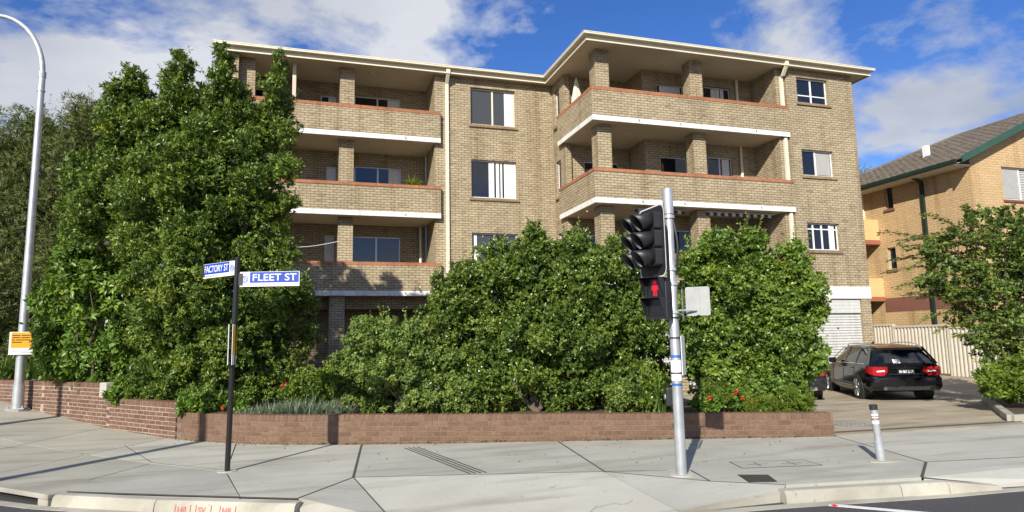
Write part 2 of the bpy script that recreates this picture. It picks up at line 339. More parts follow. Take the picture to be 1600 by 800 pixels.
# ------------------------------------------------------------------ ground, road, pavement
def sheet(name, mat, xs, ys, zf, kind='structure'):
    b = MB(); nx, ny = len(xs), len(ys)
    b.add([(x, y, zf(x, y)) for y in ys for x in xs], [(j*nx+i, j*nx+i+1, (j+1)*nx+i+1, (j+1)*nx+i) for j in range(ny-1) for i in range(nx-1)])
    return b.build(name, mat, None, kind=kind)
sheet('ground', 'ground', [-900, -60, -30, -20, -14, -10, -7, -5, -3, -1, 2, 6, 9, 12, 15, 18, 21, 24, 28, 34, 60, 900],
      [-60, 0, 6, 9, 12, 14, 16, 18, 20, 22, 24, 27, 32, 60, 1400], lambda x, y: (zg(x, y) if y > 8 else 0) - .21)
sheet('road', 'asphalt', [-60, -20, -5, 0, 4, 8, 20, 60], [-40, -8, 0, 5, 9, 12.5], lambda x, y: -.14)

pave = MB().prism([(-14, 26), (-9.2, 17), (-4.2, 11.2), (-2.9, 9.85), (-1.5, 8.98), (0, 8.15), (.95, 7.6), (3.9, 6.75), (5.3, 6.7), (7.2, 6.35), (14, 5.9), (14.2, 9.6), (9, 9.9), (0.6, 12.7), (-2.2, 14.9), (-7, 21.2), (-11, 26)], -.3, -.165).build('pavement', 'joint', None, kind='structure')
def slab(poly, zs=None, mat='concrete', th=.2, gap=.010, name='slab'):
    # shrink slightly so a dark open joint shows between slabs
    c = Vector((sum(p[0] for p in poly)/len(poly), sum(p[1] for p in poly)/len(poly)))
    pp = [];
    for p in poly:
        v = Vector(p)-c; l = v.length; v = v*((l-gap*1.5)/l); pp.append((c.x+v.x, c.y+v.y))
    zt = zs if zs else [zg(*p) for p in pp]
    return MB().prism(pp, [z-th for z in zt], zt).build(name, mat, pave)
# far left of the corner, climbing along the side street (pieces follow the slope)
LW = [(-9.4, 22.95), (-7.42, 20.85), (-5.42, 18.65), (-3.97, 16.75), (-2.4, 14.75)]
LK = [(-11.6, 19.3), (-9.2, 16.9), (-7.3, 14.7), (-5.6, 12.75), (-4.25, 11.3)]
for i in range(4):
    a, b, c, d = LW[i], LW[i+1], LK[i+1], LK[i]
    e, f = ((a[0]+d[0])/2, (a[1]+d[1])/2), ((b[0]+c[0])/2, (b[1]+c[1])/2)
    slab([a, b, f, e], mat='concrete_tan'); slab([e, f, c, d], mat='concrete_tan')
slab([(-2.4, 14.75), (-1.7, 13.92), (-1.05, 13.35), (-.95, 10.45), (-2.1, 11.6), (-3.3, 13.0)], mat='concrete')
slab([(-2.4, 14.75), (-3.3, 13.0), (-2.1, 11.6), (-2.9, 9.95), (-4.25, 11.3)][::-1], mat='concrete_tan')
slab([(-2.1, 11.6), (-.95, 10.45), (-.62, 8.62), (-1.5, 9.1), (-2.75, 9.83), (-2.9, 9.95)], mat='concrete')
slab([(-1.05, 13.35), (-.4, 12.9), (.72, 12.35), (1.06, 12.19), (.704, 9.25), (.014, 8.27), (-.62, 8.62), (-.95, 10.45)], mat='concrete')
slab([(1.06, 12.19), (4.29, 11.10), (3.86, 8.31), (.704, 9.25)], mat='concrete')
slab([(4.29, 11.10), (8.85, 9.60), (8.096, 7.21), (7.19, 6.47), (5.44, 6.74), (4.76, 7.26), (4.93, 7.95), (3.86, 8.31)], mat='concrete')
slab([(3.86, 8.31), (4.93, 7.95), (4.76, 7.26)], mat='concrete')
slab([(8.85, 9.60), (13.6, 9.32), (13.6, 6.45), (9.6, 6.98), (8.096, 7.21)], mat='ramp')
slab([(8.096, 7.21), (9.6, 6.98), (13.6, 6.45), (13.6, 5.75), (9.5, 5.98), (8.0, 6.22), (7.19, 6.47)], [0, 0, 0, -.125, -.125, -.10, 0], mat='ramp')
# kerb ramp: centre and two wings run down to the gutter
slab([(.704, 9.25), (3.86, 8.31), (3.92, 6.58), (.96, 7.42)], [0, 0, -.125, -.125], mat='ramp')
slab([(.704, 9.25), (.96, 7.42), (.014, 8.27)], [0, -.125, 0], mat='ramp')
slab([(3.86, 8.31), (4.76, 7.26), (5.44, 6.74), (3.92, 6.58)], [0, 0, 0, -.125], mat='ramp')
slab([(.014, 8.27), (.96, 7.42), (.03, 7.98)], [0, -.125, -.10], mat='kerb')
slab([(3.92, 6.58), (5.44, 6.74), (5.22, 6.57)], [-.125, 0, -.05], mat='kerb')
def joint_line(a, b, w, za=0., zb=0.):
    A, B = Vector(a), Vector(b); d = (B-A).normalized(); n = Vector((-d.y, d.x))*w/2; k = max(1, int((B-A).length/1.2))
    for i in range(k):
        p, q = A.lerp(B, i/k), A.lerp(B, (i+1)/k); z0 = (za+(zb-za)*i/k)+zg(*p)+.0035; z1 = (za+(zb-za)*(i+1)/k)+zg(*q)+.0035
        MB().prism([p-n, q-n, q+n, p+n], [z0-.01, z1-.01, z1-.01, z0-.01], [z0, z1, z1, z0]).build('joint_line', 'joint', pave)
for j_ in (((1.061, 12.17), (.704, 9.25), .034), ((.704, 9.25), (.014, 8.25), .024), ((.704, 9.25), (3.86, 8.31), .014), ((.704, 9.25), (.96, 7.44), .016, 0, -.124), ((4.287, 11.05), (3.86, 8.31), .024), ((3.86, 8.31), (4.76, 7.26), .018), ((4.76, 7.26), (5.44, 6.75), .018), ((3.86, 8.31), (4.66, 8.06), .013), ((4.93, 7.95), (4.76, 7.26), .020), ((8.84, 9.60), (8.096, 7.21), .016), ((8.096, 7.21), (9.6, 6.98), .014), ((9.6, 6.98), (13.5, 6.46), .014), ((8.096, 7.21), (7.19, 6.48), .036), ((-2.8, 9.83), (-1.5, 9.08), .016), ((-1.5, 9.08), (.014, 8.25), .016), ((7.19, 6.47), (8.0, 6.24), .016, 0, -.096), ((8.0, 6.24), (9.5, 6.0), .014, -.098, -.12),
           ((-4.0, 16.6), (-2.1, 11.65), .010), ((-2.1, 11.65), (-.97, 10.5), .010), ((-6.3, 15.6), (-3.3, 13.05), .012)):
    joint_line(*j_)
gut = [(-4.6, 11.15), (-2.95, 9.7), (-1.55, 8.76), (0, 7.94), (.95, 7.41), (3.9, 6.57), (5.2, 6.44), (7.2, 6.17), (8.0, 6.12), (9.5, 5.93), (14, 5.62)]
gb = MB()
for (a, b) in zip(gut, gut[1:]):
    d = (Vector(b)-Vector(a)).normalized(); n = Vector((d.y, -d.x))*.13
    gb.prism([a, b, (b[0]+n.x, b[1]+n.y), (a[0]+n.x, a[1]+n.y)], -.3, [-.128, -.128, -.134, -.134])
gb.build('gutter', 'kerb', None, kind='structure')
kerb = MB().box(0, .01, 7.99, 8.0, -.35, -.34).build('kerb', 'kerb', None, kind='structure')
def kerb_piece(a, b, h0=0, h1=0, w=.17):
    a, b = Vector(a), Vector(b); d = (b-a).normalized(); n = Vector((-d.y, d.x)); a = a + d*.006; b = b - d*.006
    # cross-section: sloping face with rounded nose
    sec = [(0, -.3), (.0, -.13), (.02, -.035), (.05, -.004), (.09, 0), (w, 0), (w, -.3)]
    v = []; 
    for p, h in ((a, h0), (b, h1)):
        v += [(p.x+n.x*s, p.y+n.y*s, (z if z < -.12 else z+h)) for s, z in sec]
    k = len(sec); f = [(i, (i+1) % k, k+(i+1) % k, k+i) for i in range(k)] + [tuple(range(k)), tuple(range(k, 2*k))]
    return MB().add(v, f).build('kerb_stone', 'kerb', kerb, smooth=False)
kerb_piece((-2.80, 9.58), (-1.55, 8.78)); kerb_piece((-1.55, 8.78), (-.02, 7.96))
kerb_piece((5.2, 6.46), (6.62, 6.24)); kerb_piece((6.62, 6.24), (7.22, 6.14)); kerb_piece((7.22, 6.14), (8.0, 6.08), 0, -.10)
for a, b in (((-4.2, 11.0), (-5.4, 12.4)), ((-5.4, 12.4), (-7.1, 14.4)), ((-7.1, 14.4), (-9.0, 16.7))): kerb_piece(b, a)
# stormwater inlet with its dark throat
d = (Vector((-2.84, 9.60))-Vector((-4.15, 10.95))).normalized(); n = Vector((-d.y, d.x))
inl = thing('kerb_inlet', (-3.5, 10.3, -.14), 'concrete stormwater inlet with dark slot at the kerb corner', 'drain inlet')
a, b = Vector((-4.15, 10.95)), Vector((-2.84, 9.60))
q = lambda p, s: (p.x+n.x*s, p.y+n.y*s)
MB().prism([q(a, 0), q(b, 0), q(b, .75), q(a, .75)], -.055, .004).build('lintel', 'kerb', inl, bevel=.01)
MB().prism([q(a, .1), q(b-d*.22, .1), q(b-d*.22, .13), q(a, .13)], -.3, -.055).build('throat', 'dark', inl)
MB().prism([q(b-d*.22, .01), q(b, .01), q(b, .3), q(b-d*.22, .3)], -.3, -.057).build('end_block', 'kerb', inl)
# painted letters on the kerb face
kd = (Vector((-.02, 7.96))-Vector((-1.55, 8.78))).normalized(); kn = Vector((-kd.y, kd.x))
for t_, s_ in (('HR', .30), ('SV', .56), ('HR', .86)):
    p = Vector((-1.55, 8.78)) + kd*s_ - kn*.003
    og = Vector((p.x, p.y, -.122)); uy = Vector((kn.x*.02, kn.y*.02, .095)).normalized()
    g = text_mesh(t_, .09, og, (kd.x, kd.y, 0), uy, 'redpaint', 'painted_letters', kerb, bold=.002)
    e = MB(); q0 = og - Vector((kd.x, kd.y, 0))*.025
    for k in (0, .19): e.obox(q0 + Vector((kd.x, kd.y, 0))*k + uy*.04, (kd.x, kd.y, 0), uy, Vector((kd.x, kd.y, 0)).cross(uy), .004, .045, .002)
    e.build('painted_border', 'redpaint', kerb)
# road markings
def strip(name, mat, a, b, w, z, parent=None, th=.003):
    a, b = Vector(a), Vector(b); d = (b-a).normalized(); n = Vector((-d.y, d.x))*w/2
    return MB().prism([a-n, b-n, b+n, a+n], z-th, z).build(name, mat, parent)
rd = bpy.data.objects['road']
strip('line_marking', 'linepaint', (5.60, 6.27), (9.6, 2.2), .10, -.133, rd)
strip('line_marking', 'linepaint', (4.30, 6.40), (4.75, 5.7), .14, -.133, rd)
mk = MB()
for k in range(10):
    a0, a1 = 2*math.pi*k/10, 2*math.pi*(k+1)/10
    mk.add([(5.63, 6.22, -.118), (5.63+.05*math.cos(a0), 6.22+.05*math.sin(a0), -.137), (5.63+.05*math.cos(a1), 6.22+.05*math.sin(a1), -.137)], [(0, 1, 2)])
tag(mk.build('road_marker', plain('red_marker', (.7, .03, .06), .3)), 'small red reflective stud at the end of the white road line', 'road stud')
# grooves beside the ramp
gr = thing('groove_strip', (2.1, 10.2, 0), 'four dark parallel groove lines cut across the pale path', 'ground strip')
for k in range(4):
    o = k*.072
    strip('groove', 'joint', (1.70+o, 11.49), (2.18+o, 8.86), .026, .0045, gr)
# covers in the path
cv = thing('inspection_cover', (6.2, 7.9, 0), 'flush rectangular concrete access cover with cross marks beside the bollard', 'cover')
cc4 = [(5.738, 8.252), (6.742, 7.973), (6.699, 7.563), (5.608, 7.789)]
MB().prism([(p[0]*.985+6.2*.015, p[1]*.985+7.9*.015) for p in cc4], -.05, .0035).build('lid', 'concrete', cv)
for a, b in zip(cc4, cc4[1:]+cc4[:1]): strip('frame_edge', 'joint', a, b, .014, .0042, cv)
for s in (.28, .72):
    p = Vector(cc4[0])*(1-s)+Vector(cc4[1])*s; r_ = Vector(cc4[3])*(1-s)+Vector(cc4[2])*s; c_ = (p+r_)/2
    strip('lifting_slot', 'joint', c_-Vector((.14, -.03)), c_+Vector((.14, -.03)), .016, .0048, cv)
    strip('lifting_slot', 'joint', c_-(p-r_)*.28, c_+(p-r_)*.28, .016, .0052, cv)
ic = thing('iron_cover', (5.4, 7.15, 0), 'small dark iron pit lid near the kerb behind the traffic signal', 'cover')
MB().prism([(5.288, 7.459), (5.633, 7.311), (5.461, 6.92), (5.131, 7.02)], -.03, .004).build('lid', 'iron', ic)
for k in range(5):
    p = Vector((5.288, 7.459)).lerp(Vector((5.131, 7.02)), (k+.5)/5); q_ = Vector((5.633, 7.311)).lerp(Vector((5.461, 6.92)), (k+.5)/5)
    strip('rib', 'iron', p.lerp(q_, .08), p.lerp(q_, .92), .03, .0075, ic)

# driveway and yard
def poly_sheet(name, mat, pts, dz=0.0, kind='structure', parent=None):
    return MB().prism(pts, [zg(*p)-.25 for p in pts], [zg(*p)+dz for p in pts]).build(name, mat, parent, kind=kind)
dv = MB()
xs = [9.05, 10.5, 12, 13.4, 15, 17, 19, 21, 22.3]; ys = [9.9, 11, 12.5, 14, 16, 18, 20, 23]
nx = len(xs)
def dvx(x, y): return x
dv.add([(x, y - (.055*(x-9.05) if y == 9.9 else 0), max(zg(x, y), .012)) for y in ys for x in xs], [(j*nx+i, j*nx+i+1, (j+1)*nx+i+1, (j+1)*nx+i) for j in range(len(ys)-1) for i in range(nx-1)])
dv.build('driveway', 'drive', None, kind='structure')
MB().prism([(8.9, 9.67), (13.6, 9.40), (13.6, 9.62), (9.05, 9.93)], -.2, .006).build('driveway_threshold', 'drive', None, kind='structure')
MB().prism([(9.0, 9.90), (13.3, 9.63), (13.3, 9.70), (9.05, 9.97)], -.1, .022).build('drain_slot', 'joint', bpy.data.objects['driveway_threshold'])
gt = thing('drain_grate', (10.2, 10.7, .012), 'steel grid drain grate set in the driveway near the wall end', 'drain grate')
for k in range(7):
    strip('bar', 'galvd', (9.9+k*.10, 10.42-k*.012), (9.98+k*.10, 11.05-k*.012), .03, .021, gt)
for k in range(5):
    strip('cross_bar', 'galvd', (9.88+.016*k, 10.46+k*.14), (10.55+.016*k, 10.38+k*.14), .02, .0235, gt)
# right-hand planting bed with its kerb
MB().prism([(16.4, 12.7), (13.25, 9.85), (13.5, 9.35), (30, 8.2), (30, 12), (22.2, 15.5)], -.2, .06).build('planting_bed', 'soil', None, kind='structure')
kb = MB()
for a, b in (((16.5, 12.8), (13.15, 9.72)), ((13.15, 9.72), (19, 9.2))):
    a, b = Vector(a), Vector(b); d = (b-a).normalized(); n = Vector((-d.y, d.x))*.075
    kb.prism([a-n, b-n, b+n, a+n], -.2, .14 if a.x > 14 else .137)
tag(kb.build('garden_kerb', 'kerb', bevel=.012), 'weathered concrete edging round the planting bed right of the driveway', 'edging')
# raised garden behind the front wall
def soil_z(x, y):
    s = (x-.75)*.948 - (y-12.4)*.319
    return min(.40, .40 - .012*s) if y < 19 else .3
gx = [-9, -6, -4, -2, 0, 2, 4, 6, 8, 8.75]
gbed = MB()
front = {-9: 23.0, -6: 19.8, -4: 17.3, -2: 14.75, 0: 12.95, 2: 12.2, 4: 11.55, 6: 10.85, 8: 10.2, 8.75: 9.95}
rows = [0, .15, .4, .7, 1]
gbed.add([(x, front[x]+(24.5-front[x])*r_ if x < 8 else front[x]+(18.5-front[x])*r_, soil_z(x, 12)+.5*(x < -3) if x >= -3 else .8) for r_ in rows for x in gx],
         [(j*10+i, j*10+i+1, (j+1)*10+i+1, (j+1)*10+i) for j in range(4) for i in range(9)])
gbed.build('garden_bed', 'soil', None, kind='structure')

# ------------------------------------------------------------------ brick garden walls
BRK = MB().box(-.115, .115, -.055, .055, -.038, .038)
HDR = MB().box(-.038, .038, -.115, .115, -.055, .055)
def shared(mb, name, mat):
    me = bpy.data.meshes.new(name); me.from_pydata(mb.v, [], mb.f); me.update(); me.materials.append(M[mat])
    import bmesh
    bm = bmesh.new(); bm.from_mesh(me); bmesh.ops.bevel(bm, geom=bm.edges[:], offset=.005, segments=1, affect='EDGES'); bmesh.ops.recalc_face_normals(bm, faces=bm.faces); bm.to_mesh(me); bm.free(); return me
def path_fn(pts):
    P_ = [Vector(p) for p in pts]; Ls = [0]
    for a, b in zip(P_, P_[1:]): Ls.append(Ls[-1]+(b-a).length)
    def f(s):
        for i in range(len(P_)-1):
            if s <= Ls[i+1] or i == len(P_)-2:
                t = (s-Ls[i])/(Ls[i+1]-Ls[i]); return P_[i].lerp(P_[i+1], t), (P_[i+1]-P_[i]).normalized()
    return f, Ls[-1]
def smooth_path(pts, it=2):
    p = [Vector(q) for q in pts]
    for _ in range(it):
        o = [p[0]]
        for a, b in zip(p, p[1:]): o += [a.lerp(b, .25), a.lerp(b, .75)]
        o.append(p[-1]); p = o
    return p
def brick_wall(root, pts, ztop, courses, bm_, hm_, mortar, s0=0, s1=None, jit=.003):
    f, T = path_fn(pts); s1 = T if s1 is None else s1
    def place(me, name, s, z, dz, off):
        p, d = f(s); nrm = Vector((-d.y, d.x))            # into the garden
        o = bpy.data.objects.new(name, me); COL.objects.link(o)
        c = p + nrm*(off+random.uniform(-jit, jit)); o.location = (c.x, c.y, z)
        o.rotation_euler = (0, random.uniform(-.006, .006), math.atan2(d.y, d.x)+random.uniform(-.006, .006)); under(o, root)
    s = s0+.045
    while s < s1-.03:
        place(hm_, 'coping_brick', s, ztop(s)-.055, 0, .118); s += .0865
    for k in range(courses):
        s = s0 + (.12 if k % 2 else 0)
        while s < s1-.05:
            z = ztop(s)-.118-.086*(k+.5)
            sc = min(s+.12, s1-.118); p, d = f(sc)
            if z+.04 > zg(p.x, p.y): place(bm_, 'brick', sc, z, 0, .06)
            s += .24
    mb = MB(); n = max(2, int((s1-s0)/.3)); prev = None
    for i in range(n+1):
        s = s0+.012+(s1-s0-.024)*i/n; p, d = f(s); nr = Vector((-d.y, d.x)); a, b = p+nr*.0085, p+nr*.222; z = ztop(s)-.010
        ring = [(a.x, a.y, -.3), (b.x, b.y, -.3), (b.x, b.y, z), (a.x, a.y, z)]
        k = len(mb.v); mb.v += ring
        if prev is not None: mb.f += [(prev+j, prev+(j+1) % 4, k+(j+1) % 4, k+j) for j in range(4)]
        else: mb.f.append((k, k+1, k+2, k+3))
        prev = k
    mb.f.append((prev+3, prev+2, prev+1, prev)); mb.build('mortar', mortar, root)
fw = thing('garden_wall', (3.5, 11.4, 0), 'long low straight red-brown brick retaining wall in front of the shrubs', 'brick wall')
MAINP = smooth_path([(-2.22, 14.47), (-1.65, 13.85), (-.45, 12.86), (.75, 12.36)], 2) + [Vector((8.88, 9.66))]
_, TM = path_fn(MAINP)
b1, h1 = shared(BRK, 'brick', 'rbrick'), shared(HDR, 'coping_brick', 'rbrick')
brick_wall(fw, MAINP, lambda s: .505-.115*max(0, s-3.9)/(TM-3.9), 5, b1, h1, 'mortar_d')
LP = smooth_path([(-2.25, 14.50), (-3.0, 15.45), (-3.97, 16.72), (-5.42, 18.62), (-7.40, 20.82), (-8.3, 21.8)], 1)
LP = [p for p in LP]
fl, TL = path_fn(LP); SPL = (Vector((-3.97, 16.72))-Vector((-2.25, 14.5))).length
b2, h2 = shared(BRK, 'brick', 'rbrick2'), shared(HDR, 'coping_brick', 'rbrick2')
# travel from the far left towards the corner so that the garden is on the left-hand side
RP = LP[::-1]
sw = thing('garden_wall', (-5, 18, 0), 'stepped red brick wall with pale mortar behind the street lamp at left', 'brick wall')
brick_wall(sw, RP, lambda s: 1.0 if s < TL-SPL-.02 else .69, 11, b2, h2, 'mortar_l')
p, d = path_fn(RP)[0](TL-SPL-.16); nr = Vector((-d.y, d.x))
MB().obox((p.x+nr.x*.12, p.y+nr.y*.12, .85), (d.x, d.y, 0), (nr.x, nr.y, 0), (0, 0, 1), .15, .14, .165).build('rendered_end_block', 'concrete', sw, bevel=.02)

# ------------------------------------------------------------------ apartment building
AB = thing('apartment_building', (8, 22, 0), 'large tan brick apartment block with three balcony levels and white slab edges', 'apartment building')
Y1, Y2 = 22.75, 18.95                     # wall planes: left wing, projecting bay
FL = [3.52, 6.22, 8.93]                   # slab tops
CEIL = 11.35
def wall_with_openings(name, mat, x0, x1, y0, y1, z0, z1, holes, parent=AB):
    # wall facing -Y, holes = (xa, xb, za, zb)
    xs_ = sorted({x0, x1, *[h[0] for h in holes], *[h[1] for h in holes]}); zs_ = sorted({z0, z1, *[h[2] for h in holes], *[h[3] for h in holes]})
    b = MB()
    inside = lambda i, j: (0 <= i < len(xs_)-1 and 0 <= j < len(zs_)-1 and not any(h[0] <= (xs_[i]+xs_[i+1])/2 <= h[1] and h[2] <= (zs_[j]+zs_[j+1])/2 <= h[3] for h in holes))
    for i in range(len(xs_)-1):
        for j in range(len(zs_)-1):
            if not inside(i, j): continue
            xa, xb, za, zb = xs_[i], xs_[i+1], zs_[j], zs_[j+1]
            b.add([(xa, y0, za), (xb, y0, za), (xb, y0, zb), (xa, y0, zb)], [(0, 1, 2, 3)]); b.add([(xa, y1, za), (xb, y1, za), (xb, y1, zb), (xa, y1, zb)], [(3, 2, 1, 0)])
            if not inside(i-1, j): b.add([(xa, y0, za), (xa, y1, za), (xa, y1, zb), (xa, y0, zb)], [(0, 3, 2, 1)])
            if not inside(i+1, j): b.add([(xb, y0, za), (xb, y1, za), (xb, y1, zb), (xb, y0, zb)], [(0, 1, 2, 3)])
            if not inside(i, j-1): b.add([(xa, y0, za), (xb, y0, za), (xb, y1, za), (xa, y1, za)], [(0, 3, 2, 1)])
            if not inside(i, j+1): b.add([(xa, y0, zb), (xb, y0, zb), (xb, y1, zb), (xa, y1, zb)], [(0, 1, 2, 3)])
    me = bpy.data.meshes.new(name); me.from_pydata(b.v, [], b.f); me.update()
    import bmesh
    bm = bmesh.new(); bm.from_mesh(me); bmesh.ops.remove_doubles(bm, verts=bm.verts, dist=.0005); bmesh.ops.recalc_face_normals(bm, faces=bm.faces); bm.to_mesh(me); bm.free()
    me.materials.append(M[mat]); o = bpy.data.objects.new(name, me); COL.objects.link(o); return under(o, parent)
def window(x0, x1, z0, z1, y, dep_=.11, split=(.5,), fm='frame', curt=(), sill=True, glass='glass', hbar=None, parent=AB, name='window', blind=None, smat='sillbrick'):
    """sliding window set back in the wall: frame, panes, sill, curtains"""
    yf = y+dep_; t = .045
    fr = MB(); fr.box(x0, x1, yf, yf+.05, z0, z0+t).box(x0, x1, yf, yf+.05, z1-t, z1).box(x0, x0+t, yf+.001, yf+.049, z0+t, z1-t).box(x1-t, x1, yf+.001, yf+.049, z0+t, z1-t)
    w = fr.build(name, fm, parent)
    xs_ = [x0+t] + [x0+(x1-x0)*s for s in split] + [x1-t]
    for i, s in enumerate(split):
        xm = x0+(x1-x0)*s; MB().box(xm-.03, xm+.03, yf-.004, yf+.046, z0+t, z1-t).build('mullion', fm, w)
    if hbar:
        MB().box(x0+t, x1-t, yf+.004, yf+.03, hbar-.02, hbar+.02).build('transom', fm, w)
    for a, b in zip(xs_, xs_[1:]):
        MB().box(a, b, yf+.018, yf+.024, z0+t, z1-t).build('pane', glass, w)
    for (ca, cb) in curt:
        xa, xb = x0+(x1-x0)*ca, x0+(x1-x0)*cb; n = max(4, int((xb-xa)/.035)); c = MB()
        vs_ = []; 
        for k in range(n+1):
            xx = xa+(xb-xa)*k/n; yy = yf+.012+.004*math.cos(k*2.1)
            vs_ += [(xx, yy, z0+t+.01), (xx, yy, z1-t-.01)]
        c.add(vs_, [(2*k, 2*k+2, 2*k+3, 2*k+1) for k in range(n)]).build('curtain', 'curtain', w)
    if blind:
        ba, bb = blind; c = MB(); zz = z0+t+.03
        while zz < z1-t-.02:
            c.box(x0+(x1-x0)*ba+.02, x0+(x1-x0)*bb-.02, yf+.008, yf+.016, zz, zz+.022); zz += .036
        c.build('blind', 'blind', w)
    if sill:
        MB().extrude([(x0-.07, y-.055, z0-.115), (x0-.07, y-.055, z0-.035), (x0-.07, yf, z0-.001), (x0-.07, yf, z0-.115)], (x1-x0+.14, 0, 0)).build('sill', smat, w)
    return w
# --- left wing walls
lw_holes = [(5.75, 7.46, 9.62, 11.0), (5.75, 7.46, 6.90, 8.30), (5.75, 7.46, 4.2, 5.62)]
wall_with_openings('wall', 'brick', 4.42, 8.95, Y1, Y1+.27, .1, CEIL, lw_holes)
window(5.75, 7.46, 9.62, 11.0, Y1, split=(.5,), glass='glass2', curt=((.77, .97),), fm='cream')
window(5.75, 7.46, 6.90, 8.30, Y1, split=(.5,), curt=((.40, .50), (.56, .63), (.66, .7), (.74, .97)), fm='whiteframe')
window(5.75, 7.46, 4.2, 5.62, Y1, split=(.5,), glass='glass2', curt=((.06, .12),), fm='whiteframe')
YB = 24.5
lb_holes = []
lw_back = {2: [(1.75, 2.62, 8.98, 10.95), (2.62, 3.46, 8.98, 10.95)], 1: [(1.78, 3.49, 6.26, 8.26)], 0: [(1.72, 3.47, 3.56, 5.65)]}
bh = [(1.75, 3.46, 8.98, 10.95), (1.78, 3.49, 6.26, 8.26), (1.72, 3.47, 3.56, 5.65), (.80, 1.12, 6.26, 8.18), (.78, 1.10, 3.56, 5.65), (.55, 1.1, 8.98, 10.85), (-1.9, -.9, 6.26, 8.2), (-1.9, -.9, 3.56, 5.6), (-1.9, -.9, 8.98, 10.9)]
wall_with_openings('wall', 'brick', -2.35, 4.42, YB, YB+.25, .1, CEIL, bh)
window(1.75, 3.46, 8.98, 10.95, YB, .06, (.5,), 'frame', ((.72, .97),), False, 'glass', name='sliding_door')
window(1.78, 3.49, 6.26, 8.26, YB, .06, (.5,), 'frame', ((.73, .97),), False, 'glass', name='sliding_door')
window(1.72, 3.47, 3.56, 5.65, YB, .06, (.5,), 'frame', (), False, 'glass2', name='sliding_door')
window(.80, 1.12, 6.26, 8.18, YB, .06, (), 'frame', ((.1, .9),), False, name='sliding_door')
window(.78, 1.10, 3.56, 5.65, YB, .06, (), 'frame', ((.1, .9),), False, name='sliding_door')
window(.55, 1.1, 8.98, 10.85, YB, .06, (), 'frame', ((.5, .95),), False, name='sliding_door')
for z0, z1 in ((6.26, 8.2), (3.56, 5.6), (8.98, 10.9)): window(-1.9, -.9, z0, z1, YB, .06, (.5,), 'frame', (), False, name='sliding_door')
MB().box(4.42, 4.66, Y1+.002, YB-.002, .1, CEIL-.001).build('side_wall', 'brick', AB) if False else None
MB().box(4.425, 4.66, Y1+.27, YB, .1, CEIL-.001).build('side_wall', 'brick', AB)
MB().box(-2.35, -2.1, Y1-.1, YB-.002, .1, CEIL-.001).build('side_wall', 'brick', AB)
MB().box(-2.35, -2.1, YB+.25, 32, .1, CEIL-.001).build('side_wall', 'brick', AB)
MB().box(-.42, -.30, Y1+.25, YB-.01, FL[2], CEIL-.002).build('privacy_screen', 'soffit', AB)
# --- left balconies
PL0, PL1 = -2.38, 4.60
for k, z in enumerate(FL):
    p_ = MB().box(PL0, PL1, 22.56, 22.79 if False else 22.74, z, z+.85).build('balcony_parapet', 'brick', AB)
    MB().box(PL0-.006, PL1+.006, 22.545, 22.735, z+.852, z+.96).build('coping', 'cap', p_)
    s_ = MB().box(PL0, 4.415, 22.60, YB-.003, z-.165, z-.004).build('balcony_slab', 'soffit', AB)
    MB().box(PL0-.004, PL1+.004, 22.552, 22.598, z-.17, z-.002).build('slab_edge', 'slabwhite', s_)
    for xx in (-1.0, 3.35):
        MB().tube([(xx, 22.56, z-.06), (xx-.005, 22.49, z-.075)], .018, 8).build('drain_spout', 'galvd', s_)
    if k < 3:
        zt = (FL[k+1]-.168) if k < 2 else CEIL-.003
        for xa in (1.155, -2.09):
            MB().box(xa, xa+.49, 22.98, 23.44, z+.0, zt).build('pillar', 'brick', AB)
    zl = (FL[k+1]-.165) if k < 2 else CEIL
    MB().tube([(2.25, 23.2, zl-.05), (2.25, 23.2, zl-.002)], [.10, .13], 16).build('ceiling_light', 'soffit', AB)
box('undercroft_beam', 'brick', AB, -2.35, 4.42, 23.3, 23.5, 2.95, 3.35)
for xx in (.9, -2.1): box('pillar', 'brick', AB, xx, xx+.49, 22.75, 23.24, .1, 3.35)
MB().tube([(4.18, 24.3, FL[0]), (4.18, 24.3, FL[1]-.17)], .05, 10).build('drain_pipe', 'cream', AB)
# --- projecting bay
BX0 = 8.80
rw_holes = [(16.93, 18.31, 10.12, 11.06), (16.93, 18.31, 7.42, 8.37), (16.93, 18.31, 4.74, 5.71), (16.75, 19.02, .1, 3.02)]
wall_with_openings('wall', 'brick', 16.45, 19.44, Y2, Y2+.26, .0, CEIL, rw_holes)
window(16.93, 18.31, 10.12, 11.06, Y2, .11, (.5,), 'whiteframe', (), True, 'glass', hbar=10.42)
window(16.93, 18.31, 7.42, 8.37, Y2, .11, (.47,), 'whiteframe', (), True, 'glass', blind=(.48, .96))
window(16.93, 18.31, 4.74, 5.71, Y2, .11, (.23, .5, .75), 'whiteframe', ((.78, .9),), True, 'glass', hbar=5.5)
box('side_wall', 'brick', AB, 19.19, 19.438, Y2+.26, 32, 0, CEIL-.001)
box('side_wall', 'brick', AB, 16.10, 16.45, Y2+.10, 20.45, 0, CEIL-.001)
bay_h = [(12.1, 13.2, 8.98, 10.9), (14.05, 15.2, 8.98, 11.0), (12.1, 13.2, 6.26, 8.2), (14.05, 15.1, 6.26, 8.32), (12.1, 13.2, 3.56, 5.55), (13.6, 14.8, 3.56, 5.6)]
wall_with_openings('wall', 'brick', 11.5, 16.5, 20.45, 20.7, 0, CEIL-.001, bay_h)
for i, h in enumerate(bay_h):
    window(*h, 20.45, .06, (.5,) if i % 2 else (), 'frame', (((.12, .9),) if i in (0,) else ((.3, .62), (.66, .78)) if i == 1 else ((.62, .9),) if i == 3 else ()), False, name='sliding_door')
box('side_wall', 'brick', AB, 11.5, 11.74, 20.7, 21.7, 0, CEIL-.002)
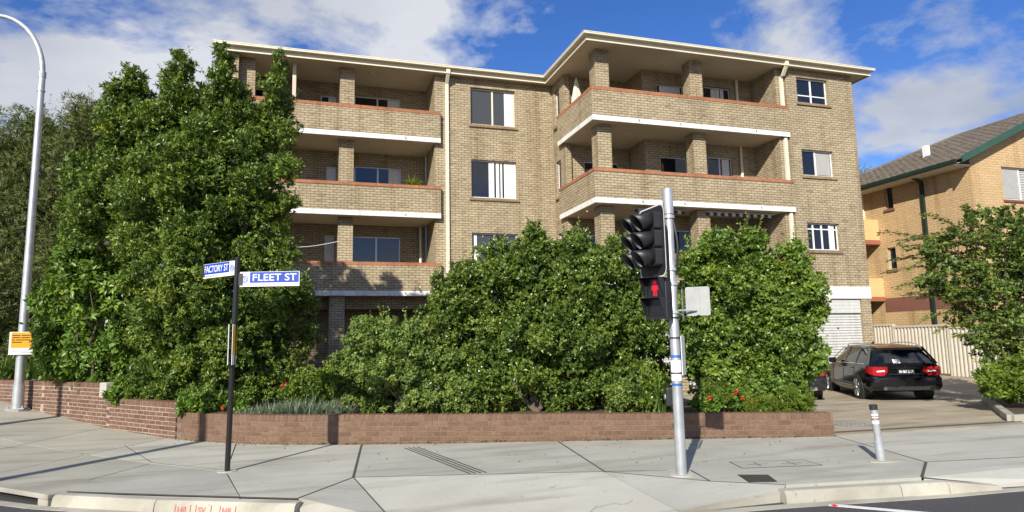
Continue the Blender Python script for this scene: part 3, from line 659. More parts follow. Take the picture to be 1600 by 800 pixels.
wall_with_openings('wall', 'brick', 9.15, 11.74, 21.7, 21.94, 0, CEIL-.002, [(9.7, 11.1, 8.98, 10.9), (9.7, 11.1, 6.26, 8.2), (9.7, 11.1, 3.56, 5.5)])
for z0, z1 in ((8.98, 10.9), (6.26, 8.2), (3.56, 5.5)): window(9.7, 11.1, z0, z1, 21.7, .06, (.5,), 'frame', (), False, name='sliding_door')
# bay's left flank with its narrow windows
fb = MB(); zc = [0.1] 
for (za, zb) in ((4.3, 5.62), (6.95, 8.3), (9.62, 11.0)): zc += [za, zb]
zc.append(CEIL-.002)
for i in range(0, len(zc), 2): fb.box(8.93, 9.15, 22.02, 22.50, zc[i], zc[i+1])
fb.box(8.931, 9.149, 21.55, 22.02, .1, CEIL-.002).box(8.931, 9.149, 22.50, Y1+.01, .1, CEIL-.003)
fb.build('side_wall', 'brick', AB)
for (za, zb) in ((4.3, 5.62), (6.95, 8.3), (9.62, 11.0)):
    w = MB().box(9.02, 9.06, 22.02, 22.07, za, zb).box(9.02, 9.06, 22.45, 22.50, za, zb).box(9.02, 9.06, 22.07, 22.45, za, za+.05).box(9.02, 9.06, 22.07, 22.45, zb-.05, zb).build('window', 'whiteframe', AB)
    MB().box(9.035, 9.04, 22.07, 22.45, za+.05, zb-.05).build('pane', 'glass', w)
    MB().box(8.87, 9.0, 21.97, 22.55, za-.09, za-.002).build('sill', 'sillbrick', w)
for k, z in enumerate(FL):
    p_ = MB().prism([(BX0, 18.90), (16.44, 18.90), (16.44, 19.04), (9.02, 19.04), (9.02, 21.545), (8.925, 21.545), (8.925, 21.96), (BX0, 21.96)], z, z+.85).build('balcony_parapet', 'brick', AB)
    MB().prism([(BX0-.012, 18.885), (16.45, 18.885), (16.45, 19.045), (9.03, 19.045), (9.03, 21.54), (8.92, 21.54), (8.92, 21.95), (BX0-.012, 21.95)], z+.852, z+.96).build('coping', 'cap', p_)
    s_ = MB().prism([(8.85, 18.95), (16.095, 18.95), (16.095, 20.445), (11.495, 20.445), (11.495, 21.695), (9.155, 21.695), (9.155, 21.54), (8.85, 21.54)], z-.165, z-.004).build('balcony_slab', 'soffit', AB)
    MB().prism([(BX0-.004, 18.896), (16.444, 18.896), (16.444, 18.944), (8.845, 18.944), (8.845, 21.96), (BX0-.004, 21.96)], z-.17, z-.002).build('slab_edge', 'slabwhite', s_)
    for xx in (10.45, 12.0, 15.0):
        MB().tube([(xx, 18.90, z-.05), (xx-.005, 18.83, z-.065)], .018, 8).build('drain_spout', 'galvd', s_)
    zt = (FL[k+1]-.168) if k < 2 else CEIL-.003
    for xa in (9.14, 12.73):
        MB().box(xa, xa+.49, 19.29, 19.76, z, zt).build('pillar', 'brick', AB)
    MB().tube([(15.45, 20.38, z), (15.45, 20.38, zt)], .055, 10).build('drain_pipe', 'cream', AB)
    MB().tube([(10.45, 19.9, zt-.05), (10.45, 19.9, zt)], [.1, .13], 16).build('ceiling_light', 'soffit', AB)
    MB().box(16.24, 16.36, 18.955, 19.04, z+.9, zt-.02 if k < 2 else CEIL-.35).build('downpipe', 'cream', AB)
# garages below the bay
box('garage_lintel', 'white', AB, 8.85, 19.452, Y2-.03, Y2+.1, 3.03, 3.44) if False else None
MB().prism([(16.46, Y2-.035), (19.455, Y2-.035), (19.455, Y2-.003), (16.46, Y2-.003)], 3.03, 3.45).build('garage_lintel', 'white', AB)
MB().box(8.95, 16.44, 18.97, 19.2, 2.95, 3.34).build('garage_lintel', 'white', AB)
def garage_door(x0, x1, z0, z1, y):
    g = MB().box(x0, x1, y+.03, y+.06, z0, z1).build('garage_door', 'doorwhite', AB)
    z = z0
    while z < z1-.05:
        MB().extrude([(x0+.01, y+.03, z), (x0+.01, y-.006, z+.020), (x0+.01, y-.002, z+.075), (x0+.01, y+.03, z+.092)], (x1-x0-.02, 0, 0)).build('slat', 'doorwhite', g); z += .094
    return g
gd = garage_door(16.77, 19.0, .12, 2.46, Y2+.06)
MB().box(16.77, 19.0, Y2+.05, Y2+.09, 2.52, 3.02).build('fixed_panel', 'doorwhite', gd)
for k in range(4): MB().box(16.78, 18.99, Y2+.043, Y2+.05, 2.55+k*.12, 2.63+k*.12).build('slat', 'doorwhite', gd)
MB().tube([(17.95, Y2+.03, 2.0), (17.95, Y2+.07, 2.0)], .03, 8).build('handle', 'black', gd)
for xa in (9.5, 11.9, 14.3): garage_door(xa, xa+2.1, .12, 2.94, 19.2)
for xa in (8.95, 11.62, 14.02): box('pillar', 'brick', AB, xa, xa+.26, 19.0, 19.3, 0, 2.95)
box('floor_slab', 'concrete', AB, -2.3, 19.3, 24.5, 24.6, 0, .05) if False else None
# scalloped awnings under the first slab
for xa, xb in ((10.35, 12.25), (13.05, 15.85)):
    aw = MB().tube([(xa, 19.32, 5.99), (xb, 19.32, 5.99)], .045, 10).build('awning', 'stripe', AB)
    n = int((xb-xa)/.14)
    for k in range(n):
        x0 = xa+(xb-xa)*k/n; x1 = xa+(xb-xa)*(k+1)/n; xm = (x0+x1)/2
        MB().extrude([(x0+.004, 19.272, 5.98), (x1-.004, 19.272, 5.98), (x1-.004, 19.272, 5.90), (xm+.03, 19.272, 5.865), (xm-.03, 19.272, 5.865), (x0+.004, 19.272, 5.90)], (0, .006, 0)).build('scallop', 'stripe' if k % 2 else 'black', aw)
# soffit, fascia, gutter, roof
OUT = [(-2.70, 22.47), (8.60, 22.47), (8.60, 18.70), (20.05, 18.70), (20.05, 33), (-2.70, 33)]
sf = MB().prism(OUT, CEIL, CEIL+.03).build('soffit', 'soffit', AB)
def band(poly, o0, o1, z0, z1, name, mat, par, closed=True):
    def off(o):
        n = len(poly); r_ = []
        for i in range(n):
            a, b, c = Vector(poly[i-1]), Vector(poly[i]), Vector(poly[(i+1) % n])
            d1, d2 = (b-a).normalized(), (c-b).normalized(); n1, n2 = Vector((d1.y, -d1.x)), Vector((d2.y, -d2.x))
            r_.append(b + (n1+n2)*(o/(1+n1.dot(n2))))
        return r_
    A, B = off(o0), off(o1); n = len(poly); mb = MB()
    mb.add([(p.x, p.y, z) for z in (z0, z1) for q_ in (A, B) for p in q_],
           [f for i in range(n) for j in [(i+1) % n] for f in ((i, j, 2*n+j, 2*n+i), (n+i, 3*n+i, 3*n+j, n+j), (i, n+i, n+j, j), (2*n+i, 2*n+j, 3*n+j, 3*n+i))])
    return mb.build(name, mat, par)
OUTc = OUT
band(OUTc, -.03, .0, CEIL-.035, CEIL+.20, 'fascia', 'soffit', AB)
band(OUTc, .002, .035, CEIL-.04, CEIL+.005, 'fascia_edge', 'cream', AB)
g_ = band(OUTc, .004, .15, CEIL+.135, CEIL+.205, 'gutter', 'cream', AB)
band(OUTc, .13, .162, CEIL+.19, CEIL+.216, 'gutter_lip', 'cream', g_)
def hip(x0, x1, y0, y1, z, pitch):
    w = min(x1-x0, y1-y0)/2; h = w*math.tan(R(pitch))
    if x1-x0 > y1-y0: r_ = [(x0+w, (y0+y1)/2, z+h), (x1-w, (y0+y1)/2, z+h)]; f = [(0, 1, 5, 4), (1, 2, 5), (2, 3, 4, 5), (3, 0, 4)]
    else: r_ = [((x0+x1)/2, y0+w, z+h), ((x0+x1)/2, y1-w, z+h)]; f = [(0, 1, 4), (1, 2, 5, 4), (2, 3, 5), (3, 0, 4, 5)]
    return MB().add([(x0, y0, z), (x1, y0, z), (x1, y1, z), (x0, y1, z)] + r_, f + [(3, 2, 1, 0)])
hip(-2.70, 20.05, 22.47, 33, CEIL+.22, 17).build('roof', 'rooftop', AB); hip(8.60, 20.05, 18.70, 31, CEIL+.23, 17).build('roof', 'rooftop', AB)
# downpipes with swan necks from the gutter
for x, yw, y_e in ((4.86, Y1, 22.40), (16.30, 18.955, 18.63)):
    MB().box(x-.07, x+.07, y_e-.02, y_e+.1, CEIL-.06, CEIL+.14).build('rain_head', 'cream', AB)
    MB().extrude([(x-.055, y_e-.01, CEIL-.06), (x-.055, y_e+.1, CEIL-.06), (x-.055, yw-.01, CEIL-.36), (x-.055, yw-.10, CEIL-.36)], (.11, 0, 0)).build('swan_neck', 'cream', AB)
box('downpipe', 'cream', AB, 4.80, 4.92, Y1-.10, Y1-.012, .1, CEIL-.36)
for z in (10.3, 9.2, 7.8, 6.4, 5.0): box('pipe_bracket', 'cream', AB, 4.785, 4.935, Y1-.104, Y1-.004, z, z+.03)
# wire slung across the lower left balcony
cl = [Vector((-.9, 22.9, 4.98)).lerp(Vector((1.2, 23.0, 5.22)), k/10) - Vector((0, 0, .10*math.sin(math.pi*k/10))) for k in range(11)]
tag(MB().tube(cl, .009, 6).build('washing_line', 'signwhite'), 'thin pale line sagging across the lowest balcony left of its brick pillar', 'cord')
# things on balconies
ac = thing('air_conditioner', (15.5, 20.2, 4.95), 'white air conditioner unit on the lowest bay balcony under the striped awning', 'air conditioner')
MB().box(15.0, 15.95, 19.92, 20.28, 4.95, 5.62).build('casing', 'white', ac, bevel=.02)
MB().tube([(15.36, 19.915, 5.28), (15.36, 19.90, 5.28)], .25, 20).build('fan_grille', 'black', ac)
for k in range(5): MB().box(15.12, 15.60, 19.892, 19.898, 5.08+k*.1, 5.09+k*.1).build('grille_bar', 'white', ac)
MB().box(15.7, 15.9, 19.912, 19.918, 5.02, 5.5).build('side_panel', 'frame', ac)
for xx in (15.1, 15.8): box('bracket', 'galvd', ac, xx, xx+.05, 19.92, 20.445, 4.90, 4.948)
um = thing('folded_umbrella', (9.2, 21.15, FL[2]), 'folded cream canvas umbrella standing on the top bay balcony corner', 'umbrella')
MB().tube([(9.24, 21.16, FL[2]), (9.24, 21.16, 11.0)], .02, 8).build('pole', 'frame', um)
uv = []; prof = [(11.05, .02), (10.9, .07), (10.5, .14), (10.1, .20), (9.75, .22)]
for z, r_ in prof:
    for k in range(16): a = 2*math.pi*k/16; rr = r_*(1 if k % 2 else .72); uv.append((9.24+rr*math.cos(a), 21.1+rr*math.sin(a), z))
MB().add(uv, [(i*16+k, i*16+(k+1) % 16, (i+1)*16+(k+1) % 16, (i+1)*16+k) for i in range(4) for k in range(16)]).build('canopy', 'umbrella', um)
MB().tube([(9.24, 21.16, FL[2]-.002), (9.24, 21.16, FL[2]+.08)], .2, 14).build('base', 'black', um)

# ------------------------------------------------------------------ neighbouring building
NB = thing('brick_house', (26, 20, 0), 'yellow brick house with dark tiled roof and green gable trim behind the fence', 'house')
NX, NY, NZ = 23.6, 17.93, 8.28
hs_ = [(25.18, 27.6, 6.72, 7.98)]
wall_with_openings('wall', 'nbrick', NX, 33.6, NY, NY+.25, 0, NZ, hs_, NB)
PT = .46
MB().extrude([(NX, NY, NZ+.001), (33.6, NY, NZ+.001), (28.6, NY, NZ+PT*5)], (0, .25, 0)).build('gable', 'nbrick', NB)
window(25.18, 27.6, 6.72, 7.98, NY, .1, (.42,), 'whiteframe', (), True, 'glass', parent=NB, blind=(.0, .42), smat='brownpaint')
bn = MB(); z = 6.8
while z < 7.9: bn.box(26.24, 27.55, NY+.108, NY+.116, z, z+.04); z += .065
bn.build('shutter', 'blind', bpy.data.objects[[o.name for o in NB.children if o.name.startswith('window')][0]])
b = MB()
# side wall facing the flats, with small deep windows
ys_ = [NY+.25, 21.40, 21.82, 30]
nholes = [(21.40, 21.80, 7.0, 8.0), (21.50, 21.92, 4.45, 5.37)]
yy = sorted({NY+.25, 30, *[h[0] for h in nholes], *[h[1] for h in nholes]}); zz = sorted({0, NZ, *[h[2] for h in nholes], *[h[3] for h in nholes]})
for i in range(len(yy)-1):
    for j in range(len(zz)-1):
        if any(h[0] <= (yy[i]+yy[i+1])/2 <= h[1] and h[2] <= (zz[j]+zz[j+1])/2 <= h[3] for h in nholes): continue
        b.box(NX+.001, NX+.25, yy[i], yy[i+1], zz[j], zz[j+1])
b.build('side_wall', 'nbrick', NB)
for (ya, yb, za, zb) in nholes:
    w = MB().box(NX+.11, NX+.15, ya, ya+.04, za, zb).box(NX+.11, NX+.15, yb-.04, yb, za, zb).box(NX+.11, NX+.15, ya+.04, yb-.04, za, za+.04).box(NX+.11, NX+.15, ya+.04, yb-.04, zb-.04, zb).build('window', 'frame', NB)
    MB().box(NX+.125, NX+.13, ya+.04, yb-.04, za+.04, zb-.04).build('pane', 'glass', w)
    MB().box(NX-.06, NX+.1, ya-.06, yb+.06, za-.1, za-.001).build('sill', 'brownpaint', w)
MB().box(NX-.012, NX-.001, 18.4, 22.25, 2.69, 3.27).build('painted_band', 'brownpaint', NB)
for z0, z1 in ((5.62, 6.65), (3.2, 4.12)):
    bb_ = MB().box(22.75, NX-.002, 22.25, 24.4, z0+.14, z1).build('balcony', 'yellowpaint', NB)
    MB().box(22.72, NX-.003, 22.22, 24.4, z0-.05, z0+.138).build('balcony_slab', 'terracotta', bb_)
MB().box(NX-.12, NX-.003, 22.9, 23.0, 6.65, 8.0).build('drain_pipe', 'cream', NB)
dpn = MB().box(NX-.11, NX-.002, 19.90, 20.02, .1, 7.72).build('downpipe', 'darkgreen', NB)
MB().extrude([(NX-.72, 19.9, 8.0), (NX-.60, 19.9, 8.0), (NX-.002, 19.9, 7.75), (NX-.11, 19.9, 7.70)], (0, .12, 0)).build('swan_neck', 'darkgreen', dpn)
# roof: tiled slope towards the flats, hip at the far end
ex, ez = NX-.72, 8.05
RY0, RY1, RX = NY-.38, 22.0, 28.6; rz = ez+PT*(RX-ex); far = RY1+(RX-ex)
MB().add([(ex, RY0, ez), (RX, RY0, rz), (RX, RY1, rz), (ex, far, ez), (34, RY0, ez), (34, far, ez)], [(0, 1, 2, 3), (1, 4, 5, 2), (2, 5, 3)]).build('roof', 'tile', NB)
tb = MB(); sl = math.hypot(1, PT)
nrow = int((RX-ex)*sl/.32)
for r_ in range(nrow+1):
    xa = ex + r_*.32/sl; za = ez+PT*(xa-ex); y_end = far-(xa-ex)
    ncol = int((y_end-RY0)/.05); pts = []
    for dx, dz in ((0, .02), (0, .065), (.36/sl, .03)):
        for c in range(ncol+1):
            y = RY0+(y_end-RY0)*c/ncol; wv = .05*abs(math.sin(math.pi*(y-RY0)/.30))
            pts.append((xa+dx-.0, y, za+PT*dx+dz+(wv if dz > .025 else 0)))
    n = ncol+1
    tb.add(pts, [(k*n+c, k*n+c+1, (k+1)*n+c+1, (k+1)*n+c) for k in range(2) for c in range(ncol)])
tb.build('roof_tiles', 'tile', NB, kind='stuff')
MB().tube([(RX, RY0, rz+.05), (RX, RY1, rz+.05)], .09, 8).tube([(RX, RY1, rz+.05), (ex, far, ez+.06)], .10, 8).build('ridge_capping', 'tile', NB)
MB().box(ex-.12, ex+.02, RY0+.3, far-.2, ez-.10, ez+.035).build('gutter', 'darkgreen', NB)
MB().box(ex, NX, RY0+.38, far-.4, ez-.16, ez-.105).build('eave_soffit', 'cream', NB)
MB().extrude([(ex-.1, RY0-.02, ez-.16), (ex-.1, RY0-.02, ez+.09), (RX, RY0-.02, rz+.14), (RX, RY0-.02, rz-.14)], (0, .05, 0)).build('barge_board', 'green', NB)
MB().extrude([(RX, RY0-.02, rz+.14), (34.1, RY0-.02, ez+.09), (34.1, RY0-.02, ez-.16), (RX, RY0-.02, rz-.14)], (0, .05, 0)).build('barge_board', 'green', NB)
MB().add([(ex, RY0+.03, ez-.12), (RX, RY0+.03, rz-.12), (RX, NY, rz-.12), (ex, NY, ez-.12)], [(0, 1, 2, 3)]).build('gable_soffit', 'cream', NB)
vp = MB().box(25.25, 25.45, 21.0, 21.2, ez+PT*(25.3-ex)-.1, ez+PT*(25.3-ex)+.55).build('roof_vent', 'white', NB)

# ------------------------------------------------------------------ corrugated fence
FN = thing('metal_fence', (22.35, 18, .2), 'cream corrugated metal fence between driveway and yellow house', 'fence')
FY = [11.4, 13.75, 16.1, 18.45, 20.8, 23.15]
for ya, yb in zip(FY, FY[1:]):
    z0, z1 = zg(22.35, (ya+yb)/2)-.02, zg(22.35, (ya+yb)/2)+1.8
    n = int(round((yb-ya-.06)/.157)); ft = []; pitch = (yb-ya-.06)/n
    for k in range(n):
        y = ya+.03+k*pitch
        ft += [(y, 0), (y+pitch*.40, 0), (y+pitch*.55, -.045), (y+pitch*.85, -.045)]
    ft.append((ya+.03+n*pitch, 0))
    vv = [(22.36+o, y, z) for z in (z0+.05, z1-.05) for y, o in ft]; m_ = len(ft)
    MB().add(vv, [(i, i+1, m_+i+1, m_+i) for i in range(m_-1)]).build('fence_panel', 'fence', FN)
    MB().box(22.30, 22.42, ya+.03, yb-.03, z1-.07, z1).build('top_rail', 'fence', FN)
    MB().box(22.30, 22.42, ya+.03, yb-.03, z0, z0+.05).build('bottom_rail', 'brownpaint', FN)
for ya in FY:
    MB().box(22.295, 22.425, ya-.03, ya+.03, zg(22.35, ya)-.3, zg(22.35, ya)+1.83).build('post', 'fence', FN)

# ------------------------------------------------------------------ street furniture
def disc(c, nrm, r, th, n=24):
    c, nrm = Vector(c), Vector(nrm).normalized(); return MB().tube([c, c+nrm*th], r, n)
# street name sign
SP = Vector((-.926, 10.378, 0))
ss = thing('street_sign', SP, 'black pole with blue and white FACTORY ST and FLEET ST name plates', 'street sign')
TS = Vector((.953, -.303, 0))*.045
MB().tube([(SP.x, SP.y, -.02), (SP.x+TS.x, SP.y+TS.y, 2.985)], .037, 16).build('pole', 'blackpaint', ss, smooth=True)
MB().tube([(SP.x+TS.x, SP.y+TS.y, 2.985), (SP.x+TS.x, SP.y+TS.y, 3.01)], [.041, .03], 16).build('cap', 'blackpaint', ss)
MB().prism([(SP.x+.13*math.cos(a), SP.y+.1*math.sin(a)) for a in [k*math.pi/5+.2 for k in range(10)]], -.05, .012).build('footing', 'ramp', ss)
def name_plate(p0, ux, length, h, zc, body, sub, logo_left, ts, xs_=1.0):
    ux = Vector(ux).normalized(); nrm = ux.cross(Vector((0, 0, 1))); up = Vector((0, 0, 1))
    c = Vector((p0.x, p0.y, zc)) + ux*(length/2)
    pl = MB().obox(c, ux, nrm, up, length/2, .012, h/2).build('name_plate', 'signwhite', ss, bevel=.004)
    lw = length*.17; bl = length-lw-.01
    b0 = c - ux*(length/2) + ux*(lw if logo_left else .01)
    f_ = nrm*.0125
    MB().obox(b0+ux*bl/2+f_+up*(h*.115), ux, nrm, up, bl/2, .0015, h*.36).build('blue_field', 'signblue', pl)
    text_mesh(body, ts, b0+ux*(bl/2)+f_+nrm*.0025+up*(h*.115-ts*.345), ux, up, 'signwhite', 'lettering', pl, 'CENTER', .0008, xs_, bold=ts*.008)
    text_mesh(sub, .033, b0+ux*.02+f_+nrm*.001-up*(h*.43), ux, up, 'ink', 'small_lettering', pl, 'LEFT', .0005)
    lc = c + ux*((-length/2+lw/2) if logo_left else (length/2-lw/2)) + f_
    rg = MB()
    for a in range(24):
        a0, a1 = a*math.pi/12, (a+1)*math.pi/12
        q_ = lambda r_, an: lc+nrm*.0015+(ux*math.cos(an)+up*math.sin(an))*r_
        for ra, rb in ((.040, .050), (.026, .033)): rg.add([q_(ra, a0), q_(rb, a0), q_(rb, a1), q_(ra, a1)], [(0, 1, 2, 3)])
    for s_ in (-.010, .002, .012): rg.obox(lc+nrm*.0015+up*s_, ux, nrm, up, .015, .0005, .003)
    rg.build('round_logo', 'signblue', pl)
    MB().obox(Vector((p0.x, p0.y, zc))+ux*(.015 if True else 0), ux, nrm, up, .03, .02, h*.4).build('bracket', 'black', ss)
pa = at(376, 438, 9.62); pb = at(469, 439, 9.55)
uf = Vector((.955, -.295, 0))
name_plate(SP+TS+Vector(uf)*.045, uf, .86, .215, 2.685, 'FLEET ST', 'NORTH PARRAMATTA', True, .142, 1.16)
ufa = Vector((-.625, .78, 0))
# this plate runs away from the pole towards the left and is read from its pole end on the right
st = SP + TS + ufa*.84
name_plate(Vector((st.x, st.y, 0)), -ufa, .80, .215, 2.86, 'FACTORY ST', 'NORTH PARRAMATTA', False, .14, .74)
# narrow two-sided notice on the pole
for s_, mt in ((-1, 'signwhite'), (1, 'yellow')):
    nn = Vector((.62, -.785, 0)) if s_ > 0 else Vector((-.80, -.60, 0)); tt = Vector((0, 0, 1)).cross(nn)
    c = SP + Vector((.04*s_, -.055, 1.755)); 
    pl = MB().obox(c, (Vector((.16, .987, 0)) if s_ > 0 else Vector((-.12, .99, 0))), (Vector((.987, -.16, 0)) if s_ > 0 else Vector((.99, .12, 0))), (0, 0, 1), .11, .003, .285).build('notice', mt if s_ < 0 else 'signwhite', ss)
    if s_ > 0: MB().obox(c+Vector((.0055*.987, -.0055*.16, .06)), (.16, .987, 0), (.987, -.16, 0), (0, 0, 1), .10, .0015, .2).build('notice_print', 'yellow', pl)

# street lamp
LB = Vector((-6.49, 19.38, zg(-6.49, 19.38)))
sl_ = thing('street_lamp', LB, 'tall galvanised street lamp with curved arm and small yellow notice', 'street lamp')
pth = [LB+Vector((0, 0, z)) for z in (0, .6, .61, 2, 4, 6, 8.5)]
rr_ = [.125, .122, .105, .10, .09, .082, .078]
MB().tube(pth, rr_, 18).build('pole', 'galv', sl_, smooth=True)
MB().prism([(LB.x+.26*math.cos(a), LB.y+.26*math.sin(a)) for a in [k*math.pi/4+.4 for k in range(8)]], LB.z-.1, LB.z+.035).build('footing', 'ramp', sl_)
MB().obox(LB+Vector((0, 0, .055)), (1, 0, 0), (0, 1, 0), (0, 0, 1), .19, .19, .012).build('base_plate', 'galvd', sl_)
for a in range(4): MB().tube([LB+Vector((.15*(1 if a % 2 else -1), .15*(1 if a > 1 else -1), .06)), LB+Vector((.15*(1 if a % 2 else -1), .15*(1 if a > 1 else -1), .12))], .02, 8).build('bolt', 'galvd', sl_)
ta = Vector((-.953, .303, 0)).normalized(); tp = LB+Vector((0, 0, 8.5)); arm = []
for k in range(13):
    a = k/12*math.pi*.56; arm.append(tp + ta*(1.40*(1-math.cos(a))) + Vector((0, 0, 1.66*math.sin(a))))
arm.append(arm[-1]+(arm[-1]-arm[-2]).normalized()*.8)
MB().tube(arm, [.07-.0022*k for k in range(14)], 14).build('curved_arm', 'galvd', sl_, smooth=True)
MB().tube([tp-Vector((0, 0, .08)), tp+Vector((0, 0, .08))], .088, 16).build('joint_collar', 'galvd', sl_)
MB().tube([tp-Vector((0, 0, .45)), tp-Vector((0, 0, .42))], .095, 16).build('joint_collar', 'galvd', sl_)
he = arm[-1]; hd = (arm[-1]-arm[-2]).normalized()
MB().tube([he, he+hd*.15, he+hd*.55, he+hd*.7], [.06, .13, .15, .05], 12).build('lamp_head', 'galvd', sl_, smooth=True)
# notice faces the footpath
nn = Vector((.20, -.98, 0)).normalized(); tt = Vector((0, 0, 1)).cross(nn).normalized(); c = LB+nn*.13+Vector((0, 0, 1.62))
nt_ = MB().obox(c, tt, nn, (0, 0, 1), .245, .004, .275).build('notice', 'signwhite', sl_)
MB().obox(c+nn*.0055+Vector((0, 0, .075))+tt*.015, tt, nn, (0, 0, 1), .22, .0015, .185).build('yellow_field', 'yellow', nt_)
for i, (bd) in enumerate(('Please share', 'with care and', 'be considerate', 'when riding.')):
    text_mesh(bd, .062, c+nn*.0085-tt*.19+Vector((0, 0, .165-.062*i)), tt, (0, 0, 1), 'ink', 'lettering', nt_, 'LEFT', .0006, 1, .001) if False else None
for i in range(4):
    wds = [(.0, .16), (.18, .36)] if i in (0, 1) else ([(.0, .06), (.08, .36)] if i == 2 else [(.0, .20)])
    for a, b in wds: MB().obox(c+nn*.0072-tt*(.19-(a+b)/2)+Vector((0, 0, .19-.055*i)), tt, nn, (0, 0, 1), (b-a)/2, .0006, .012).build('print_line', 'ink', nt_)
for i in range(2): MB().obox(c+nn*.0056-tt*(.02-.03*i)+Vector((0, 0, -.19-.04*i)), tt, nn, (0, 0, 1), .16, .0006, .006).build('print_line', 'galvd', nt_)

# traffic signal
TP = Vector((4.646, 7.713, 0))
ts = thing('traffic_signal', TP, 'galvanised traffic signal pole with side-on black lanterns and lit red man', 'traffic signal')
MB().tube([TP+Vector((0, 0, z)) for z in (-.02, 1.0, 2.55, 2.56, 3.45)], [.069, .066, .060, .056, .055], 18).build('pole', 'galv', ts, smooth=True)
MB().tube([TP+Vector((0, 0, 3.36)), TP+Vector((0, 0, 3.70))], .068, 18).build('pole_cap', 'galv', ts)
MB().tube([TP+Vector((0, 0, -.03)), TP+Vector((0, 0, .012))], .15, 18).build('footing', 'ramp', ts)
UZ = Vector((0, 0, 1))
vr = Vector((rgt.x, rgt.y, 0)).normalized(); vf = Vector((fwd.x, fwd.y, 0)).normalized()   # street-wise axes, right and away
fd = (-vr*.955 - vf*.30).normalized()            # the way the vehicle lanterns face
sd_ = UZ.cross(fd).normalized()                  # across the target board
bc = TP + fd*.16 + sd_*(-.0) + vr*(-.10) + Vector((0, 0, 2.97)) - vf*.04
def rrect(c, ax, ay, w, h, r, n=5):
    pts = []
    for sx_, sy_, a0 in ((1, 1, 0), (-1, 1, 90), (-1, -1, 180), (1, -1, 270)):
        for k in range(n+1):
            a = R(a0+90*k/n); pts.append(c + ax*(sx_*(w-r)+r*math.cos(a)) + ay*(sy_*(h-r)+r*math.sin(a)))
    return pts
BWD, BHT = .34, .47
tbd = MB().extrude(rrect(bc, sd_, UZ, BWD, BHT, .11), fd*.006).build('target_board', 'black', ts)
o_, i_ = rrect(bc+fd*.0065, sd_, UZ, BWD, BHT, .11), rrect(bc+fd*.0065, sd_, UZ, BWD-.016, BHT-.016, .098)
n_ = len(o_); MB().add(o_+i_, [(k, (k+1) % n_, n_+(k+1) % n_, n_+k) for k in range(n_)]).build('white_border', 'signwhite', tbd)
for col_ in (-1, 1):
    for k in range(3):
        lc = bc + sd_*(col_*.135) + UZ*(.235-.235*k+.02)
        hb = MB().extrude(rrect(lc+fd*.006, sd_, UZ, .122, .114, .03, 3), fd*.10).build('lantern', 'black', ts)
        disc(lc+fd*.106, fd, .098, .004).build('lens', plain('dark_lens', (.03, .028, .028), .25), hb)
        vm = MB(); nn_ = 20; ring = []
        for s_ in (0, 1):
            for q_ in range(nn_+1):
                a = R(-62 + (180+124)*q_/nn_); ln = .37*(.80+.20*math.sin(a)) if s_ else .09
                ring.append(lc + (sd_*math.cos(a)+UZ*math.sin(a))*.108 + fd*ln - UZ*(.03 if s_ else 0))
        vm.add(ring, [(q_, q_+1, nn_+1+q_+1, nn_+1+q_) for q_ in range(nn_)])
        vo = vm.build('visor', 'black', hb, smooth=True); md = vo.modifiers.new('thickness', 'SOLIDIFY'); md.thickness = .006
for z in (3.32, 2.62):
    MB().tube([bc+UZ*(z-2.97)-fd*.02, TP+Vector((0, 0, z))], .022, 8).build('bracket', 'galvd', ts)
    MB().tube([TP+Vector((0, 0, z-.02)), TP+Vector((0, 0, z+.02))], .075, 16).build('clamp', 'galvd', ts)
# pedestrian lantern
pf = (-vr*.66 - vf*.75).normalized(); ps = UZ.cross(pf).normalized()
pc = TP - vr*.205 - vf*.09 + Vector((0, 0, 2.235))
pl_ = MB().obox(pc, ps, pf, UZ, .155, .075, .265).build('pedestrian_lantern', 'black', ts, bevel=.012)
for k in (0, 1):
    z = .13-.26*k
    MB().obox(pc+UZ*z+pf*.076, ps, pf, UZ, .125, .002, .112).build('lamp_face', plain('dark_lamp_face', (.01, .01, .01), .2), pl_)
    hd_ = MB()
    for sgn in (-1, 1): hd_.add([pc+UZ*(z+.13)+ps*(sgn*.14)+pf*.07, pc+UZ*(z+.13)+ps*(sgn*.14)+pf*.24, pc+UZ*(z-.12)+ps*(sgn*.14)+pf*.10, pc+UZ*(z-.12)+ps*(sgn*.14)+pf*.07], [(0, 1, 2, 3)])
    hd_.add([pc+UZ*(z+.13)-ps*.14+pf*.07, pc+UZ*(z+.13)+ps*.14+pf*.07, pc+UZ*(z+.13)+ps*.14+pf*.24, pc+UZ*(z+.13)-ps*.14+pf*.24], [(0, 1, 2, 3)])
    ho = hd_.build('visor', 'black', pl_); md = ho.modifiers.new('thickness', 'SOLIDIFY'); md.thickness = .006
rm = MB(); mc = pc+UZ*.13+pf*.081+ps*.0
def pfig(pts): rm.extrude([mc+ps*x+UZ*y for x, y in pts], pf*.003)
pfig([(.024*math.cos(a), .072+.024*math.sin(a)) for a in [k*math.pi/5 for k in range(10)]])
pfig([(-.04, .045), (.04, .045), (.048, -.025), (.032, -.025), (.026, .015), (.026, -.10), (.004, -.10), (.004, -.03), (-.004, -.03), (-.004, -.10), (-.026, -.10), (-.026, .015), (-.032, -.025), (-.048, -.025)])
rm.build('red_man', 'redman', pl_)
for z in (2.43, 2.06):
    MB().tube([pc+UZ*(z-2.235)+ps*.13, TP+Vector((0, 0, z))], .02, 8).build('bracket', 'black', ts); MB().tube([TP+Vector((0, 0, z-.02)), TP+Vector((0, 0, z+.02))], .078, 16).build('clamp', 'galvd', ts)
